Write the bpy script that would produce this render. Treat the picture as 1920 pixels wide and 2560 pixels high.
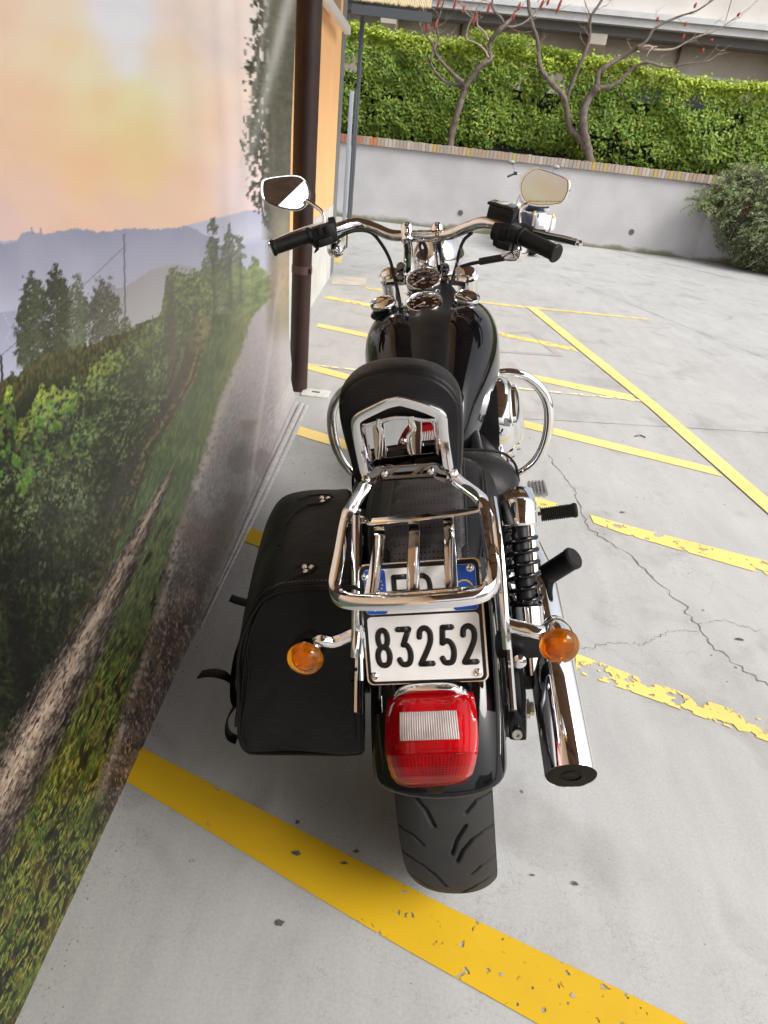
import bpy, bmesh, math, random
import numpy as np
from math import sin, cos, pi, radians, sqrt, atan, atan2
from mathutils import Matrix, Vector
random.seed(7); rng = np.random.RandomState(11)
S = bpy.context.scene
for o in list(bpy.data.objects): bpy.data.objects.remove(o)

# ------------------------------------------------------------------ camera
F, H = 1617.0, 1.35
PITCH = atan(938/1617.); ROLL = atan(.112)
fwd = Vector((0, cos(PITCH), -sin(PITCH))); r0 = Vector((1,0,0)); u0 = Vector((0, sin(PITCH), cos(PITCH)))
CR = r0*cos(ROLL)+u0*sin(ROLL); CU = -r0*sin(ROLL)+u0*cos(ROLL)
EYE = Vector((0,0,H))
cd = bpy.data.cameras.new('camera'); cam = bpy.data.objects.new('camera', cd)
S.collection.objects.link(cam); S.camera = cam
M = Matrix((( CR.x, CU.x, -fwd.x, 0),(CR.y, CU.y, -fwd.y, 0),(CR.z, CU.z, -fwd.z, H),(0,0,0,1)))
cam.matrix_world = M
cd.sensor_fit = 'HORIZONTAL'; cd.sensor_width = 36; cd.lens = 36*F/1920
cd.clip_start = .02; cd.clip_end = 500
cd.dof.use_dof = True; cd.dof.focus_distance = 1.35; cd.dof.aperture_fstop = 18
S.render.resolution_x = 768; S.render.resolution_y = 1024

# ------------------------------------------------------------------ world, sun, exposure
w = bpy.data.worlds.new('World'); S.world = w; w.use_nodes = True
nt = w.node_tree; nt.nodes.clear()
sky = nt.nodes.new('ShaderNodeTexSky'); sky.sky_type = 'NISHITA'; sky.sun_disc = False
SUN_EL, SUN_ROT = radians(50), radians(122)
sky.sun_elevation = SUN_EL; sky.sun_rotation = SUN_ROT; sky.dust_density = 6; sky.air_density = 1.2
hs = nt.nodes.new('ShaderNodeHueSaturation'); hs.inputs['Saturation'].default_value = .30
bg = nt.nodes.new('ShaderNodeBackground'); bg.inputs['Strength'].default_value = .15
wo = nt.nodes.new('ShaderNodeOutputWorld')
nt.links.new(sky.outputs[0], hs.inputs['Color']); nt.links.new(hs.outputs[0], bg.inputs['Color']); nt.links.new(bg.outputs[0], wo.inputs[0])
sl = bpy.data.lights.new('sun', 'SUN'); sl.energy = 1.5; sl.angle = radians(28); sl.color = (1,.98,.96)
so = bpy.data.objects.new('sun', sl); S.collection.objects.link(so)
sd = Vector((sin(SUN_ROT)*cos(SUN_EL), cos(SUN_ROT)*cos(SUN_EL), sin(SUN_EL)))
so.rotation_euler = sd.to_track_quat('Z','Y').to_euler()
S.view_settings.view_transform = 'Standard'; S.view_settings.look = 'None'; S.view_settings.gamma = 1
S.view_settings.exposure = 0.56
S.render.engine = 'CYCLES'
S.cycles.max_bounces = 8; S.cycles.transparent_max_bounces = 8

# ------------------------------------------------------------------ geometry helpers
def ray(px, py): return fwd + CR*((px-960)/F) + CU*((1280-py)/F)
def gp(px, py, z=0.0):
    d = ray(px, py); return EYE + d*((z-H)/d.z)
def onplane(px, py, p0, n):
    d = ray(px, py); return EYE + d*((Vector(p0)-EYE).dot(n)/d.dot(n))
HEAD, LEAN = radians(-2.0), radians(12.5)
bf = Vector((-sin(HEAD), cos(HEAD), 0)); bl0 = Vector((cos(HEAD), sin(HEAD), 0)); Zv = Vector((0,0,1))
bv = bl0*cos(LEAN)+Zv*sin(LEAN); bw = -bl0*sin(LEAN)+Zv*cos(LEAN); B0 = Vector((.252,.97,0))
BM = Matrix(((bv.x,bf.x,bw.x,B0.x),(bv.y,bf.y,bw.y,B0.y),(bv.z,bf.z,bw.z,B0.z),(0,0,0,1)))
BMI = BM.inverted()
def Q(px, py, s):
    "photo point at distance s along the bike -> bike coordinates (l, s, w)"
    return BMI @ onplane(px, py, B0+bf*s, bf)
def W2B(p): return BMI @ Vector(p)

def lin(c):
    c = np.asarray(c, float)/255.
    return tuple(np.where(c <= .04045, c/12.92, ((c+.055)/1.055)**2.4))
MATS = {}
def mat(name, col=(.5,.5,.5), rough=.5, metal=0., coat=0., noise=None, bump=None, spec=.5, trans=0., ior=1.45, rvar=None, alpha=1.):
    """noise=(scale, colour2, detail) mixes a second colour; bump=(scale, strength, dist); rvar=(scale, amount)"""
    m = bpy.data.materials.new(name); m.use_nodes = True; t = m.node_tree; N = t.nodes; L = t.links
    b = N['Principled BSDF']
    b.inputs['Base Color'].default_value = (*col,1); b.inputs['Roughness'].default_value = rough
    b.inputs['Metallic'].default_value = metal; b.inputs['Coat Weight'].default_value = coat; b.inputs['Coat Roughness'].default_value = .04
    b.inputs['Specular IOR Level'].default_value = spec; b.inputs['Transmission Weight'].default_value = trans; b.inputs['IOR'].default_value = ior
    tc = N.new('ShaderNodeTexCoord')
    if noise:
        n = N.new('ShaderNodeTexNoise'); n.inputs['Scale'].default_value = noise[0]; n.inputs['Detail'].default_value = noise[2] if len(noise)>2 else 5
        L.new(tc.outputs['Object'], n.inputs['Vector'])
        r = N.new('ShaderNodeValToRGB'); r.color_ramp.elements[0].position = .35; r.color_ramp.elements[1].position = .68
        r.color_ramp.elements[0].color = (*col,1); r.color_ramp.elements[1].color = (*noise[1],1)
        L.new(n.outputs[0], r.inputs[0]); L.new(r.outputs[0], b.inputs['Base Color'])
    if bump:
        n = N.new('ShaderNodeTexNoise'); n.inputs['Scale'].default_value = bump[0]; n.inputs['Detail'].default_value = 4
        L.new(tc.outputs['Object'], n.inputs['Vector'])
        bp = N.new('ShaderNodeBump'); bp.inputs['Strength'].default_value = bump[1]; bp.inputs['Distance'].default_value = bump[2]
        L.new(n.outputs[0], bp.inputs['Height']); L.new(bp.outputs[0], b.inputs['Normal'])
    if rvar:
        n = N.new('ShaderNodeTexNoise'); n.inputs['Scale'].default_value = rvar[0]; n.inputs['Detail'].default_value = 3
        L.new(tc.outputs['Object'], n.inputs['Vector'])
        mr = N.new('ShaderNodeMapRange'); mr.inputs['From Min'].default_value=.3; mr.inputs['From Max'].default_value=.75
        mr.inputs['To Min'].default_value = rough; mr.inputs['To Max'].default_value = rough+rvar[1]
        L.new(n.outputs[0], mr.inputs[0]); L.new(mr.outputs[0], b.inputs['Roughness'])
    MATS[name] = m; return m
def attr_mat(name, rough=.6, spec=.4, trans=0., attr='Col', bump=None, subs=0.):
    m = mat(name, rough=rough, spec=spec, bump=bump); t = m.node_tree
    a = t.nodes.new('ShaderNodeAttribute'); a.attribute_name = attr
    b = t.nodes['Principled BSDF']
    t.links.new(a.outputs['Color'], b.inputs['Base Color'])
    return m

def raw(name, verts, faces, m, parent=None, smooth=False):
    me = bpy.data.meshes.new(name); me.from_pydata([tuple(v) for v in verts], [], faces); me.update()
    o = bpy.data.objects.new(name, me); S.collection.objects.link(o)
    if m is not None: me.materials.append(m)
    if smooth:
        me.polygons.foreach_set('use_smooth', [True]*len(me.polygons))
    if parent is not None: o.parent = parent
    return o
class G:
    "collects shapes that belong to one mesh"
    def __init__(s): s.v = []; s.f = []
    def add(s, v, f):
        b = len(s.v); s.v += [tuple(x) for x in v]; s.f += [tuple(i+b for i in q) for q in f]; return s
    def box(s, c, d, R=None, bev=0.0):
        c = Vector(c); hx,hy,hz = d[0]/2,d[1]/2,d[2]/2
        if bev > 0:
            bm = bmesh.new(); bmesh.ops.create_cube(bm, size=1)
            for v in bm.verts: v.co = Vector((v.co.x*d[0], v.co.y*d[1], v.co.z*d[2]))
            bmesh.ops.bevel(bm, geom=bm.edges[:], offset=bev, segments=2, affect='EDGES', profile=.6)
            bm.verts.index_update()
            vs = [v.co.copy() for v in bm.verts]; fs = [[v.index for v in f.verts] for f in bm.faces]; bm.free()
        else:
            vs = [Vector((x*hx,y*hy,z*hz)) for x in (-1,1) for y in (-1,1) for z in (-1,1)]
            fs = [(0,1,3,2),(4,6,7,5),(0,4,5,1),(2,3,7,6),(0,2,6,4),(1,5,7,3)]
        if R is not None: vs = [R @ v for v in vs]
        return s.add([v+c for v in vs], fs)
    def tube(s, pts, r, n=12, closed=False, flat=None, up=None, caps=True, sq=None):
        """sweep; r number or list; flat=(a,b) elliptic half axes, a along 'up'; sq exponent for a rounded box section"""
        P = [Vector(p) for p in pts]; k = len(P)
        if not hasattr(r,'__len__'): r = [r]*k
        T = []
        for i in range(k):
            if closed: t = P[(i+1)%k]-P[i-1]
            else: t = P[min(i+1,k-1)]-P[max(i-1,0)]
            T.append(t.normalized() if t.length > 1e-9 else Vector((0,0,1)))
        u = Vector(up) if up is not None else (Vector((0,0,1)) if abs(T[0].z) < .9 else Vector((1,0,0)))
        V = []
        for i in range(k):
            if up is not None: u = Vector(up)
            a = u - T[i]*u.dot(T[i])
            if a.length < 1e-6: a = T[i].orthogonal()
            a.normalize(); b = T[i].cross(a); u = a
            for j in range(n):
                th = 2*pi*j/n + (pi/n if sq else 0); c_, s_ = cos(th), sin(th)
                if sq:
                    m = (abs(c_)**sq+abs(s_)**sq)**(-1/sq); c_ *= m; s_ *= m
                if flat: V.append(P[i] + a*(c_*flat[0]*r[i]) + b*(s_*flat[1]*r[i]))
                else: V.append(P[i] + a*(c_*r[i]) + b*(s_*r[i]))
        Fc = []
        for i in range(k if closed else k-1):
            for j in range(n):
                i2 = (i+1)%k; Fc.append((i*n+j, i*n+(j+1)%n, i2*n+(j+1)%n, i2*n+j))
        if caps and not closed:
            Fc.append(tuple(range(n-1,-1,-1))); Fc.append(tuple((k-1)*n+j for j in range(n)))
        return s.add(V, Fc)
    def lathe(s, prof, org, axis, n=24, ref=None, sx=1., sy=1.):
        "prof [(radius, height along axis)]"
        ax = Vector(axis).normalized(); o = Vector(org)
        a = Vector(ref) if ref is not None else ax.orthogonal(); a = (a-ax*a.dot(ax)).normalized(); b = ax.cross(a)
        V = []; Fc = []
        for (r,h) in prof:
            for j in range(n):
                th = 2*pi*j/n; V.append(o+ax*h+a*(r*cos(th)*sx)+b*(r*sin(th)*sy))
        for i in range(len(prof)-1):
            for j in range(n): Fc.append((i*n+j, i*n+(j+1)%n, (i+1)*n+(j+1)%n, (i+1)*n+j))
        if prof[0][0] > 1e-5: Fc.append(tuple(range(n-1,-1,-1)))
        if prof[-1][0] > 1e-5: Fc.append(tuple((len(prof)-1)*n+j for j in range(n)))
        return s.add(V, Fc)
    def loft(s, rings, cap=(True,True), closed=True):
        n = len(rings[0]); V = [p for r in rings for p in r]; Fc = []
        for i in range(len(rings)-1):
            for j in range(n if closed else n-1): Fc.append((i*n+j, i*n+(j+1)%n, (i+1)*n+(j+1)%n, (i+1)*n+j))
        if cap[0]: Fc.append(tuple(range(n-1,-1,-1)))
        if cap[1]: Fc.append(tuple((len(rings)-1)*n+j for j in range(n)))
        return s.add(V, Fc)
    def sheet(s, outline, nrm, th):
        n = Vector(nrm)*th; k = len(outline)
        a = [Vector(p) for p in outline]; b = [p+n for p in a]
        return s.add(a+b, [tuple(range(k-1,-1,-1)), tuple(range(k,2*k))]+[(i,(i+1)%k,(i+1)%k+k,i+k) for i in range(k)])
    def build(s, name, m, parent=None, smooth=True, sub=0, bev=0, auto=35):
        o = raw(name, s.v, s.f, m, parent, False)
        bm = bmesh.new(); bm.from_mesh(o.data); bmesh.ops.recalc_face_normals(bm, faces=bm.faces); bm.to_mesh(o.data); bm.free()
        if smooth:
            o.data.polygons.foreach_set('use_smooth', [True]*len(o.data.polygons))
            if auto and not sub:
                bm = bmesh.new(); bm.from_mesh(o.data)
                for e in bm.edges:
                    if len(e.link_faces)==2 and e.calc_face_angle(0) > radians(auto): e.smooth = False
                bm.to_mesh(o.data); bm.free()
        if bev:
            md = o.modifiers.new('bevel','BEVEL'); md.width = bev; md.segments = 2; md.limit_method = 'ANGLE'; md.angle_limit = radians(40)
        if sub:
            md = o.modifiers.new('sub','SUBSURF'); md.levels = sub; md.render_levels = sub
        return o
def cr(pts, n=6, closed=False):
    "Catmull-Rom through the points"
    P = [Vector(p) for p in pts]; k = len(P); out = []
    for i in range(k if closed else k-1):
        if closed: a,b,c,d = P[i-1],P[i],P[(i+1)%k],P[(i+2)%k]
        else: a,b,c,d = P[max(i-1,0)],P[i],P[i+1],P[min(i+2,k-1)]
        for j in range(n):
            t = j/n; out.append(.5*((2*b)+(c-a)*t+(2*a-5*b+4*c-d)*t*t+(3*b-a-3*c+d)*t**3))
    if not closed: out.append(P[-1])
    return out
def empty(name, loc=(0,0,0), rz=0):
    o = bpy.data.objects.new(name, None); S.collection.objects.link(o); o.location = loc; o.rotation_euler = (0,0,rz); o.empty_display_size = .1; return o
def tag(o, label=None, cat=None, group=None, kind=None):
    if label: o['label'] = label
    if cat: o['category'] = cat
    if group: o['group'] = group
    if kind: o['kind'] = kind
    return o
def setcol(o, cols, name='Col', dom='POINT'):
    a = o.data.color_attributes.new(name, 'FLOAT_COLOR', dom)
    c = np.ones((len(cols),4), np.float32); c[:,:3] = cols
    a.data.foreach_set('color', c.ravel())
def vnoise(x, y, seed=0):
    xi = np.floor(x).astype(np.int64); yi = np.floor(y).astype(np.int64); fx = x-xi; fy = y-yi
    def h(a,b):
        n = (a*374761393 + b*668265263 + seed*1442695041) & 0xffffffff
        n = ((n ^ (n>>13))*1274126177) & 0xffffffff
        return ((n ^ (n>>16)) & 0xffff)/65535.
    fx = fx*fx*(3-2*fx); fy = fy*fy*(3-2*fy)
    return (h(xi,yi)*(1-fx)+h(xi+1,yi)*fx)*(1-fy)+(h(xi,yi+1)*(1-fx)+h(xi+1,yi+1)*fx)*fy
def fbm(x, y, seed=0, oct=4):
    s = 0; a = .5; t = 0
    for i in range(oct): s = s+a*vnoise(x*2**i, y*2**i, seed+i*17); t += a; a *= .5
    return s/t
# ------------------------------------------------------------------ materials
def ramp(N, L, src, stops):
    r = N.new('ShaderNodeValToRGB'); e = r.color_ramp.elements
    e[0].position, e[0].color = stops[0][0], (*stops[0][1],1)
    e[1].position, e[1].color = stops[-1][0], (*stops[-1][1],1)
    for p,c in stops[1:-1]:
        q = e.new(p); q.color = (*c,1)
    L.new(src, r.inputs[0]); return r
def concrete():
    m = mat('concrete', rough=.62, spec=.5); t = m.node_tree; N = t.nodes; L = t.links; b = N['Principled BSDF']
    tc = N.new('ShaderNodeTexCoord')
    def nz(sc, det=6, rough=.6, dist=0, st=None):
        n = N.new('ShaderNodeTexNoise'); n.inputs['Scale'].default_value = sc; n.inputs['Detail'].default_value = det; n.inputs['Roughness'].default_value = rough; n.inputs['Distortion'].default_value = dist
        if st:
            mp = N.new('ShaderNodeMapping'); mp.inputs['Scale'].default_value = st[0]; mp.inputs['Rotation'].default_value = (0,0,st[1]); L.new(tc.outputs['Object'], mp.inputs[0]); L.new(mp.outputs[0], n.inputs['Vector'])
        else: L.new(tc.outputs['Object'], n.inputs['Vector'])
        return n
    base = ramp(N, L, nz(1.1,8,.62).outputs[0], [(.25,(.355,.356,.353)),(.5,(.395,.396,.392)),(.78,(.435,.435,.430))])
    def mixc(fac, c1, c2, mode='MIX'):
        x = N.new('ShaderNodeMix'); x.data_type = 'RGBA'; x.blend_type = mode
        if hasattr(fac,'links') or hasattr(fac,'is_output'): L.new(fac, x.inputs['Factor'])
        else: x.inputs['Factor'].default_value = fac
        for s,i in ((c1,'A'),(c2,'B')):
            idx = [q for q in x.inputs if q.name==i and q.type=='RGBA'][0]
            if isinstance(s, tuple): idx.default_value = (*s,1)
            else: L.new(s, idx)
        return [q for q in x.outputs if q.type=='RGBA'][0]
    # brushed trowel streaks
    st = ramp(N, L, nz(9,5,.65,.3,((1,.25,1),.35)).outputs[0], [(.3,(.90,.90,.90)),(.7,(1.05,1.05,1.05))])
    c = mixc(1., base.outputs[0], st.outputs[0], 'MULTIPLY')
    fine = ramp(N, L, nz(150,4,.75).outputs[0], [(.25,(.84,.84,.83)),(.75,(1.1,1.1,1.1))])
    c = mixc(1., c, fine.outputs[0], 'MULTIPLY')
    # dark smudges
    sm = ramp(N, L, nz(3.3,4,.5,.8).outputs[0], [(.55,(1,1,1)),(.72,(.78,.775,.765))])
    c = mixc(1., c, sm.outputs[0], 'MULTIPLY')
    sp = N.new('ShaderNodeTexVoronoi'); sp.inputs['Scale'].default_value = 16; L.new(tc.outputs['Object'], sp.inputs['Vector'])
    msk = ramp(N, L, nz(6,2).outputs[0], [(.55,(0,0,0)),(.62,(.09,.09,.09))])
    lt = N.new('ShaderNodeMath'); lt.operation = 'LESS_THAN'; L.new(sp.outputs['Distance'], lt.inputs[0]); L.new(msk.outputs[0], lt.inputs[1])
    c = mixc(lt.outputs[0], c, (.13,.12,.11))
    # hairline crazing
    vo = N.new('ShaderNodeTexVoronoi'); vo.feature = 'DISTANCE_TO_EDGE'; vo.inputs['Scale'].default_value = 5.5
    dn = nz(7,6,.7); ad = N.new('ShaderNodeVectorMath'); ad.operation = 'MULTIPLY_ADD'; ad.inputs[1].default_value = (.35,.35,.35); L.new(dn.outputs['Color'], ad.inputs[0]); L.new(tc.outputs['Object'], ad.inputs[2]); L.new(ad.outputs[0], vo.inputs['Vector'])
    cm = ramp(N, L, nz(1.4,3).outputs[0], [(.44,(0,0,0)),(.60,(.010,.010,.010))])
    l2 = N.new('ShaderNodeMath'); l2.operation = 'LESS_THAN'; L.new(vo.outputs[0], l2.inputs[0]); L.new(cm.outputs[0], l2.inputs[1])
    l3 = N.new('ShaderNodeMath'); l3.operation = 'MULTIPLY'; l3.inputs[1].default_value = .5; L.new(l2.outputs[0], l3.inputs[0])
    c = mixc(l3.outputs[0], c, (.20,.19,.17))
    L.new(c, b.inputs['Base Color'])
    bp = N.new('ShaderNodeBump'); bp.inputs['Strength'].default_value = .3; bp.inputs['Distance'].default_value = .0012
    L.new(nz(130,6,.75).outputs[0], bp.inputs['Height']); L.new(bp.outputs[0], b.inputs['Normal'])
    return m
CONC = concrete()
def paint_mat(name, col, wear, sc=15):
    m = mat(name, rough=.62, spec=.35); t = m.node_tree; N = t.nodes; L = t.links; b = N['Principled BSDF']
    tc = N.new('ShaderNodeTexCoord')
    n = N.new('ShaderNodeTexNoise'); n.inputs['Scale'].default_value = sc; n.inputs['Detail'].default_value = 10; n.inputs['Roughness'].default_value = .62; L.new(tc.outputs['Object'], n.inputs['Vector'])
    big = N.new('ShaderNodeTexNoise'); big.inputs['Scale'].default_value = 2.2; big.inputs['Detail'].default_value = 3; L.new(tc.outputs['Object'], big.inputs['Vector'])
    r = ramp(N, L, big.outputs[0], [(.3,tuple(x*.82 for x in col)),(.7,tuple(min(1,x*1.08) for x in col))])
    L.new(r.outputs[0], b.inputs['Base Color'])
    f = ramp(N, L, n.outputs[0], [(wear-.012,(0,0,0)),(wear+.012,(1,1,1))])
    tr = N.new('ShaderNodeBsdfTransparent'); mx = N.new('ShaderNodeMixShader')
    out = N['Material Output']; L.new(f.outputs[0], mx.inputs[0]); L.new(tr.outputs[0], mx.inputs[1]); L.new(b.outputs[0], mx.inputs[2]); L.new(mx.outputs[0], out.inputs[0])
    return m
YEL = paint_mat('yellow_paint', (.62,.385,.010), .33)
YELF = paint_mat('worn_yellow_paint', (.78,.58,.18), .43)
YELW = paint_mat('very_worn_yellow_paint', (.78,.58,.17), .475)
YELC = paint_mat('chipped_yellow_paint', (.62,.385,.010), .374, sc=42)
YELG = paint_mat('pale_yellow_paint', (.78,.60,.22), .30)
PALE = paint_mat('faded_line_paint', (.72,.66,.42), .47)
DARKC = mat('crack_dark', (.09,.08,.07), .95, noise=(30,(.22,.20,.18)))
# ------------------------------------------------------------------ ground
fl = raw('floor', [(-30,-25,0),(40,-25,0),(40,45,0),(-30,45,0)], [(0,1,2,3)], CONC); tag(fl, kind='structure')
def line(pu, plo, m, z=.003, name='painted_line', px=True):
    a = [gp(*p) if px else Vector((*p,0)) for p in pu]; b = [gp(*p) if px else Vector((*p,0)) for p in plo]
    n = len(a); V = [Vector((p.x,p.y,z)) for p in a+b]
    return raw(name, V, [(i,i+1,n+i+1,n+i) for i in range(n-1)], m, fl)
line([(-.62,1.095),(-.514,1.045),(.10,.798)], [(-.62,.995),(-.522,.952),(.03,.706)], YEL, px=False)
line([(.10,.798),(.199,.758),(.606,.61),(1.6,.20)], [(.03,.706),(.13,.663),(.53,.500),(1.55,.08)], YELC, px=False)
line([(-.60,2.14),(-.50,2.09),(.65,1.575)], [(-.60,2.035),(-.506,1.994),(.633,1.516)], YEL, px=False)
line([(.65,1.575),(.852,1.487),(1.162,1.375),(1.6,1.21)], [(.633,1.49),(.837,1.413),(1.136,1.295),(1.6,1.12)], YELW, z=.003, px=False)
line([(-.5,3.117),(.683,2.61)], [(-.5,3.005),(.669,2.512)], YELG, z=.003, px=False)
line([(.683,2.61),(.82,2.545)], [(.669,2.512),(.80,2.46)], YELF, z=.003, px=False)
line([(.90,2.50),(1.037,2.445),(1.571,2.275),(2.1,2.05)], [(.90,2.43),(1.018,2.363),(1.526,2.166),(2.1,1.92)], YELF, z=.003, px=False)
line([(-.635,4.163),(.704,3.571)], [(-.618,4.045),(.691,3.462)], YELG, px=False)
line([(.704,3.571),(1.70,3.178)], [(.691,3.462),(1.713,3.070)], YELG, px=False)
line([(-.69,5.19),(-.316,5.068),(.674,4.55)], [(-.69,5.087),(-.325,4.955),(.665,4.44)], YELG, px=False)
line([(.674,4.55),(1.58,4.25)], [(.665,4.43),(1.551,4.12)], YELG, px=False)
line([(-.77,6.21),(-.337,6.076),(.806,5.56)], [(-.77,6.10),(-.337,5.96),(.800,5.45)], YELF, px=False)
line([(.806,5.56),(1.393,5.33)], [(.800,5.45),(1.40,5.21)], YELF, px=False)
line([(-.45,6.80),(.874,6.73),(1.19,6.73),(2.436,6.80)], [(-.45,6.72),(.874,6.65),(1.19,6.65),(2.436,6.75)], YELF, px=False)
line([(1.19,6.70),(1.619,4.043),(1.80,2.52),(2.05,1.3)], [(1.29,6.70),(1.715,4.04),(1.90,2.52),(2.15,1.3)], YELG, z=.006, px=False)
line([(-.63,4.15),(.634,4.135),(1.60,4.17)], [(-.63,4.12),(.634,4.10),(1.60,4.14)], PALE, z=.0045, px=False)
line([(-.95,8.0),(-1.2,12.2)], [(-.83,8.0),(-1.09,12.2)], YELF, px=False)
# cracks: ragged thin strips
def crack(pts, w, name='crack', jit=.012, sub=14):
    P = [Vector((x,y,0)) for x,y in pts]; Qs = []
    for i in range(len(P)-1):
        for j in range(sub):
            t = j/sub; p = P[i].lerp(P[i+1], t); d = (P[i+1]-P[i]).normalized(); n = Vector((-d.y,d.x,0))
            Qs.append((p+n*random.gauss(0,jit), n))
    Qs.append((P[-1],n)); V = []
    for i,(p,n) in enumerate(Qs):
        ww = w*(.25+1.3*random.random())*.5; V += [p+n*ww+Vector((0,0,.0012)), p-n*ww+Vector((0,0,.0012))]
    return raw(name, V, [(2*i,2*i+1,2*i+3,2*i+2) for i in range(len(Qs)-1)], DARKC, fl)
crack([(.80,3.12),(.823,3.065),(.874,2.723),(.867,2.387),(.993,2.201),(1.11,1.896),(1.119,1.701),(1.237,1.524),(1.42,1.33),(1.7,1.15)], .0050, jit=.007)
crack([(1.105,1.76),(1.0,1.74),(.90,1.66),(.80,1.65),(.66,1.60)], .002, jit=.006)
crack([(1.12,1.80),(1.22,1.84),(1.35,1.80)], .002, jit=.006)
crack([(.66,3.57),(.944,3.62),(2.293,3.815),(6,4.3)], .006, jit=.001)
crack([(1.9,8.9),(3.0,6.0),(3.6,4.6),(4.4,3.2)], .006, jit=.003)
crack([(3.55,11.9),(4.6,10.6),(6.2,9.1),(8,7.6)], .028, jit=.005)
gt_ = G()
for i in range(1500):
    if i < 700: y = random.uniform(.45,3.3); x = -.515+abs(random.gauss(0,.035))
    else: x = random.uniform(-.5,2.4); y = random.uniform(.3,5)
    r = abs(random.gauss(0,.0008))+.0005; a = random.random()*6
    gt_.add([(x+r*cos(a),y+r*sin(a),.0005),(x+r*cos(a+2.1),y+r*1.4*sin(a+2.1),.0005),(x+r*cos(a+4.2),y+r*sin(a+4.2),.0005),(x,y,r*.9)],[(0,1,3),(1,2,3),(2,0,3)])
tag(raw('grit', gt_.v, gt_.f, mat('grit_dark',(.12,.105,.09),.95,noise=(300,(.32,.30,.27)))), kind='stuff')
def stain(px,py,rx,ry,seed,m):
    c = gp(px,py); V = [(c.x,c.y,.0042)]; k = 22
    for i in range(k):
        a = 2*pi*i/k; r = .55+.9*float(vnoise(np.array([i*.9]),np.array([seed*3.1]),seed)[0]); V.append((c.x+.55*rx*r*cos(a),c.y+.55*ry*r*sin(a),.0042))
    raw('stain',V,[(0,i+1,(i+1)%k+1) for i in range(k)],m,fl)
SCUF = paint_mat('dark_scuff',(.10,.09,.08),.52); SCF2 = paint_mat('grey_chip',(.36,.355,.34),.46)
for (x,y,rx,ry,m) in ((848,2090,.020,.014,SCUF),(742,2058,.012,.009,SCUF),(700,2310,.016,.012,SCUF),(740,2135,.016,.010,SCUF),(860,2160,.014,.006,SCUF),(893,1992,.009,.007,SCUF),(890,2130,.012,.008,SCUF),(1010,2232,.010,.006,SCF2),(1255,2440,.012,.006,SCF2),(1430,2490,.010,.006,SCF2),(480,2155,.010,.008,SCUF),(1436,2210,.012,.008,SCUF),(1575,1640,.012,.008,SCUF),(1850,1600,.03,.012,SCUF),(1560,1282,.035,.012,SCUF),(1330,2190,.009,.004,SCUF),(1000,2300,.008,.006,SCUF),(1600,498+1500,.008,.006,SCUF)): stain(x,y,rx,ry,int(x+y)%97,m)
ld = G(); ld.tube(cr([gp(1587,1092)+Vector((0,0,.004)),gp(1600,1090)+Vector((0,0,.005)),gp(1613,1095)+Vector((0,0,.004))],5),.004,n=6); ld.build('twig_litter', DARKC, fl)
# slab and cover in the floor
hg = G()
for a,b in (((.80,5.50),(1.10,5.70)),((1.10,5.70),(1.22,5.05)),((1.22,5.05),(.5,4.93)),((.5,4.93),(.45,5.45)),((.45,5.45),(.80,5.50))):
    a = Vector((*a,0)); b = Vector((*b,0)); d = (b-a).normalized(); n = Vector((-d.y,d.x,0))*.03; z = Vector((0,0,.002+.0004*len(hg.f)))
    hg.add([a-n+z-d*.02,a+n+z-d*.02,b+n+z+d*.02,b-n+z+d*.02],[(0,1,2,3)])
raw('slab_joint', hg.v, hg.f, mat('joint_grey',(.30,.29,.28),.9, noise=(20,(.36,.35,.34))), fl)
bs = G(); bs.add([(-.80,7.20,.003),(-.47,7.28,.003),(-.44,6.86,.003),(-.79,6.74,.003)],[(0,1,2,3)]); bs.build('stone_slab', mat('beige_stone',(.42,.38,.32),.8, noise=(8,(.5,.46,.4))), fl)
dr = empty('drain_cover', (-.475,3.61,0)); tag(dr, 'small square white drain cover set in the floor at the foot of the brown downpipe', 'drain cover')
G().box((0,0,.006),(.16,.115,.012),bev=.003).build('frame', mat('drain_plastic',(.62,.61,.58),.6,noise=(30,(.5,.49,.46))), dr)
G().box((0,0,.0135),(.045,.012,.004)).build('slot', mat('slot_dark',(.06,.06,.06),.8), dr)

# ------------------------------------------------------------------ building with orange render
ORANGE = mat('orange_render', (.90,.50,.22), .85, noise=(3,(.92,.54,.25)), bump=(140,.25,.002))
WHITEW = mat('white_render', (.62,.61,.58), .85, noise=(4,(.50,.49,.46)), bump=(120,.25,.002))
GREYP = mat('grey_metal_strip', (.16,.165,.18), .5, noise=(6,(.20,.20,.21)))
bd = empty('building', (-.80,3,0)); tag(bd, 'orange rendered building with white base band and grey corner strip, behind the banner', 'building')
# local coordinates: x away from wall, y along, z up; wall from y=-12 to 4.2 (world 7.2)
sk = lambda y: -.012*(y-3)  # wall runs very slightly off the Y axis
def wallbox(name, y0, y1, z0, z1, x0, x1, m, par=bd, bev=0):
    g = G(); V = []
    for y in (y0,y1):
        for z in (z0,z1):
            for x in (x0,x1): V.append((x+sk(y), y-3, z))
    g.add(V, [(0,1,3,2),(4,6,7,5),(0,4,5,1),(2,3,7,6),(0,2,6,4),(1,5,7,3)]); return g.build(name, m, par, smooth=False, bev=bev)
wallbox('wall', -9, 7.12, .70, 4.6, -3.5, 0, ORANGE)
wallbox('base_band', -9, 7.12, 0, .698, -3.5, .004, WHITEW)
wallbox('corner_strip', 7.12, 7.42, 0, 4.6, -3.5, .006, GREYP)
WOOD = mat('dark_eave_wood', (.10,.055,.03), .7, noise=(12,(.16,.09,.05)))
wallbox('eave', -9, 7.5, 3.35, 3.45, -.5, 1.80, WOOD)
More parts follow.
